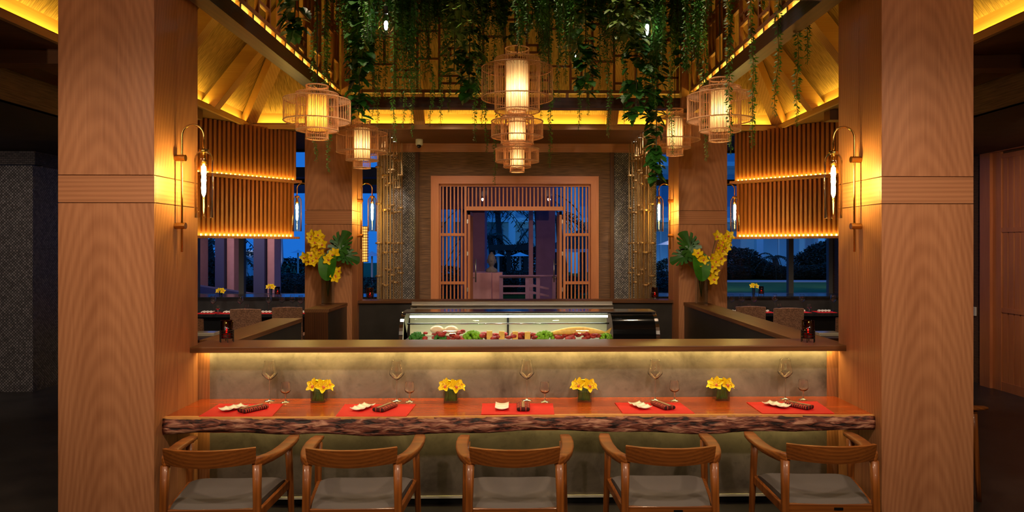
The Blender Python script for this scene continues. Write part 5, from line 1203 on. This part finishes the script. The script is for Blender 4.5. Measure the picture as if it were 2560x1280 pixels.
# railing beyond the doors
rl = thing('timber_railing', 'low timber railing beyond the open doors', 'railing', (0, 13.2, 0))
for y in (692, 715, 733): MB().box(W(1250, 0, 13.2).x, W(1345, 0, 13.2).x, 13.2, 13.26, W(0, y+4, 13.2).z, W(0, y, 13.2).z).build('rail', M_purple, rl)
for x in (1253, 1318, 1345, 1385): MB().box(W(x, 0, 13.2).x-.035, W(x, 0, 13.2).x+.035, 13.19, 13.27, 0, W(0, 690, 13.2).z).build('post', M_purple, rl)
MB().box(W(1250, 0, 13.2).x, W(1400, 0, 13.2).x, 13.15, 13.3, W(0, 692, 13.2).z, W(0, 689, 13.2).z).build('hand_rail', M_purple, rl)
for y in (722, 740): MB().bar(W(1318, y-12, 13.23), W(1372, y, 13.23), .05, .04).build('rail', M_purple, rl)
spot('porch_fill', (-.4, 11.6, 3.47), (-.9, 14.6, .8), 40, (1, .62, .55), 70, .6, .05); spot('porch_fill', (.7, 11.8, 3.47), (.5, 16, 1.2), 60, (1, .6, .55), 80, .6, .05)  # added fill that warms the pillars, not a porch fixture
for x in (495, 575, 676): p = W(x, 0, 15.6); spot('porch_fill', (p.x, 15.3, 3.25), (p.x, 17.1, 1.6), 60, (1, .66, .6), 75, .6, .05)  # added fill on the pink pillar faces
# building
bd = thing('hotel_building', 'pale hotel facade with balconies across the garden', 'building', (10, 38, gz))
MB().box(-6, 30, 38.6, 39, gz, 14).build('wall', M_facade, bd)
for f in range(4):
    z = gz+f*3.0; MB().box(-6, 30, 36.9, 38.6, z+2.72, z+2.95).build('balcony_slab', M_facade, bd)
    MB().box(-6, 30, 36.9, 37.0, z+2.95, z+3.55).build('balcony_front', M_facwin, bd) if f < 3 else None
cw_ = W(1280, 0, 37).x
for i in range(-2, 10):
    x = cw_+i*3.3
    if x > 30: continue
    MB().box(x-.18, x+.18, 36.8, 37.2, gz, 13).build('facade_column', M_facade, bd)
    for f in range(4): 
        z = gz+f*3.0; q = MB().box(x+.5, x+2.8, 38.52, 38.6, z+.2, z+2.4).build('window', M_facwin, bd); MB().box(x+1.6, x+1.68, 38.48, 38.53, z+.2, z+2.4).build('window_bar', M_facade, q)
for x in (1962, 1990): p = W(x, 0, 36.5); spot('facade_uplight', (p.x, 36.5, gz+.1), (p.x, 37.1, 6), 60, (1, .8, .66), 40, .5, .1)
for xx in (2, 9, 16, 22): spot('facade_fill', (xx, 33.2, gz+.3), (xx+1, 38, 4), 170, (.12, .5, 1), 110, .8, .2)  # added bluish fill to brighten the hotel facade
for xx in (6, 12): spot('garden_light', (xx, 22.5, 3.2), (xx+1, 25, gz), 120, (1, .9, .6), 120, .8, .1)
# small far pavilion, white block, left building
o = thing('left_villa', 'dark villa with pale wall seen through the left window', 'building', (-13, 34, gz)); a, b = W(588, 0, 34).x, W(628, 0, 34).x
MB().box(a, b, 34, 36, gz, W(0, 630, 34).z).build('wall', M_facade, o); MB().box(a-.2, b+.2, 33.8, 36.2, W(0, 630, 34).z, W(0, 626, 34).z).build('roof', M_facade, o)
p = W(615, 0, 33); spot('villa_light', (p.x, 33.0, gz+.3), (p.x, 34, 2.5), 40, (.8, .9, 1), 60, .5)
pv = thing('garden_pavilion', 'dark hip-roofed garden pavilion seen through the doors', 'pavilion', (0, 27, gz)); a, b = W(1368, 0, 27).x, W(1500, 0, 27).x; z0, z1 = W(0, 622, 27).z, W(0, 572, 27).z; xm = W(1450, 0, 27).x
MB().add([(a, 25.5, z0), (b, 25.5, z0), (b, 29, z0), (a, 29, z0), (xm, 27.2, z1)], [(0, 1, 4), (1, 2, 4), (2, 3, 4), (3, 0, 4), (3, 2, 1, 0)]).build('roof', M_trunk, pv); MB().box(a, b, 25.45, 25.55, z0-.12, z0).build('fascia', M_facade, pv)
for x in (a+.3, b-.3, xm): MB().box(x-.1, x+.1, 25.7, 25.9, gz, z0).build('post', M_trunk, pv)
pg = thing('pergola', 'dark pergola seen between the pillars', 'pergola', (0, 24, gz)); a, b = W(1222, 0, 24).x, W(1322, 0, 24).x
MB().box(a, b, 24, 26, W(0, 626, 24).z, W(0, 612, 24).z).build('roof', M_trunk, pg)
for x in (a+.1, (a+b)/2, b-.1): MB().box(x-.08, x+.08, 24.1, 24.3, gz, W(0, 620, 24).z).build('post', M_trunk, pg)
def umbrella(x, y, d, w_, lb):
    p = W(x, y, d); r = w_*d/F/2; u = thing('garden_umbrella', lb, 'umbrella', (p.x, d, gz), 'pale garden umbrellas')
    h = r*.36; n = 8; vs_ = [(p.x, d, p.z+h)]+[(p.x+r*math.cos(2*PI*k/n+.4), d+r*math.sin(2*PI*k/n+.4), p.z) for k in range(n)]+[(p.x, d, p.z+h-.05)]
    MB().add(vs_, [(0, 1+k, 1+(k+1) % n) for k in range(n)]+[(n+1, 1+(k+1) % n, 1+k) for k in range(n)]).build('canopy', M_umb, u); MB().tube([(p.x, d, gz), (p.x, d, p.z+h)], .03, 6).build('pole', M_white, u)
umbrella(1246, 640, 22, 34, 'pale umbrella nearest the stone bust'); umbrella(1300, 640, 22, 52, 'pale umbrella left of the pink pillar'); umbrella(930, 640, 21, 60, 'pale umbrella beyond the far left candle'); umbrella(617, 650, 24, 44, 'pale umbrella behind the left window mullion'); umbrella(745, 632, 24, 40, 'pale umbrella beside the far left column')
umbrella(1672, 612, 24, 60, 'pale umbrella beyond the right bamboo row')
# folded umbrella lit from below, palms and shrubs
p = W(697, 665, 21); o = MB().lathe([(.04, 0), (.14, .25), (.11, 1.1), (.02, 1.7)], 12, (p.x, 21, p.z-.1)).tube([(p.x, 21, gz), (p.x, 21, p.z)], .03, 6).build('folded_umbrella', M_umb, None, True); tag(o, 'folded pale umbrella lit from below outside the left window', 'umbrella'); spot('garden_uplight', (p.x-.1, 20.6, p.z-.3), (p.x, 21, p.z+1), 10, (.9, .95, 1), 60)
def palm(x, yc, d, lb, r=1.7):
    p = W(x, yc, d); t = thing('palm_tree', lb, 'tree', (p.x, d, gz), 'palm trees in the garden'); rnd = random.Random(int(x))
    MB().tube([(p.x+.3, d, gz-.1), (p.x+.12, d, gz+(p.z-gz)*.5), (p.x, d, p.z)], [.17, .13, .10], 9).build('trunk', M_trunk, t, True)
    for k in range(13):
        a = 2*PI*k/13+rnd.uniform(-.2, .2); e = rnd.uniform(-.1, .9); m = MB(); prev = None; R_ = r*rnd.uniform(.8, 1.1)
        for j in range(15):
            u = j/14; c = Vector((p.x+math.cos(a)*R_*u, d+math.sin(a)*R_*u, p.z+e*R_*u-1.1*R_*u*u)); sd = Vector((-math.sin(a), math.cos(a), 0))
            for s in (-1, 1): leaf_quad(m, c, sd*s+Vector((math.cos(a), math.sin(a), -.8))*.6, .42*R_/1.7*(1-.5*u), .05, Vector((0, 0, 1)))
        m.tube([(p.x+math.cos(a)*R_*u, d+math.sin(a)*R_*u, p.z+e*R_*u-1.1*R_*u*u) for u in (0, .2, .4, .6, .8, 1)], .014, 4)
        m.build('frond', M_night, t)
palm(1243, 520, 27, 'tall palm trunk behind the stone bust', 2.2); palm(1340, 500, 29, 'palm crown above the violet-lit pillar', 2.2); palm(1225, 590, 25, 'low palm left through the doors', 1.1); palm(1395, 545, 24, 'palm at the right door edge', 1.6)
palm(520, 600, 22, 'palm at the left of the left window', 2.4); palm(594, 640, 24, 'palm beside the left window mullion', 1.6); palm(1935, 642, 30, 'small palm before the hotel in the right window', 1.1)
sm_ = MB(); rs = random.Random(5)
for k in range(3600):
    v = Vector((rs.gauss(0, 1), rs.gauss(0, 1), rs.gauss(0, 1))).normalized()*rs.uniform(.6, 1)**.5; v.z = v.z*.8+.75
    leaf_quad(sm_, v, Vector((rs.uniform(-1, 1), rs.uniform(-1, 1), rs.uniform(-.6, .6))), .12, .07, Vector((rs.uniform(-1, 1), rs.uniform(-1, 1), 1)))
sh0 = thing('garden_shrub', 'x', 'shrub', (0, 0, 0), 'dark garden shrubs'); sm_.build('foliage', M_night, sh0)['kind'] = 'stuff'; MB().tube([(0, 0, -.05), (0, 0, .9)], .06, 6).build('stem', M_trunk, sh0)
SH = [(1830, 660, 30, 1.2), (1850, 615, 31, 1.3), (1880, 640, 31.5, 1.1), (1905, 650, 32, 1.0), (1935, 660, 30, 1.0), (1965, 668, 29.6, 1.0), (2000, 662, 29.8, 1.1), (2035, 625, 31, 1.4), (2070, 600, 32, 1.6), (2100, 590, 31, 1.7), (2050, 660, 29.5, 1.2), (2090, 650, 29.4, 1.2), (1815, 610, 32, 1.3),
      (525, 690, 20.5, 1.0), (515, 640, 21, 1.1), (600, 690, 22, 1.0), (640, 690, 23, 1.0), (715, 680, 22, 1.1), (740, 690, 20, .9), (1290, 672, 21, .8), (1245, 676, 21, .8), (1385, 690, 20, .8), (1310, 600, 26, 1.0), (1420, 685, 20, .8), (915, 690, 20, .9), (1665, 690, 20, .9), (1650, 675, 23, 1.0), (1690, 640, 26, 1.1), (720, 640, 26, 1.3), (1140, 680, 20, .9), (1110, 660, 22, 1.0)]
for i, (x, yt, d, r) in enumerate(sorted(SH)):
    p = W(x, yt, d); h = max(.5, p.z-gz); sc = h/1.62
    lb = 'dark garden shrub outside, %s from the left' % ORD[i]
    if i == 0: o = sh0; o.location = (p.x, d, gz); o['label'] = lb
    else: o = copy_tree(sh0, (p.x, d, gz), i*1.3, lb)
    o.scale = (max(r*.8, sc*.7), max(r*.8, sc*.7), sc)
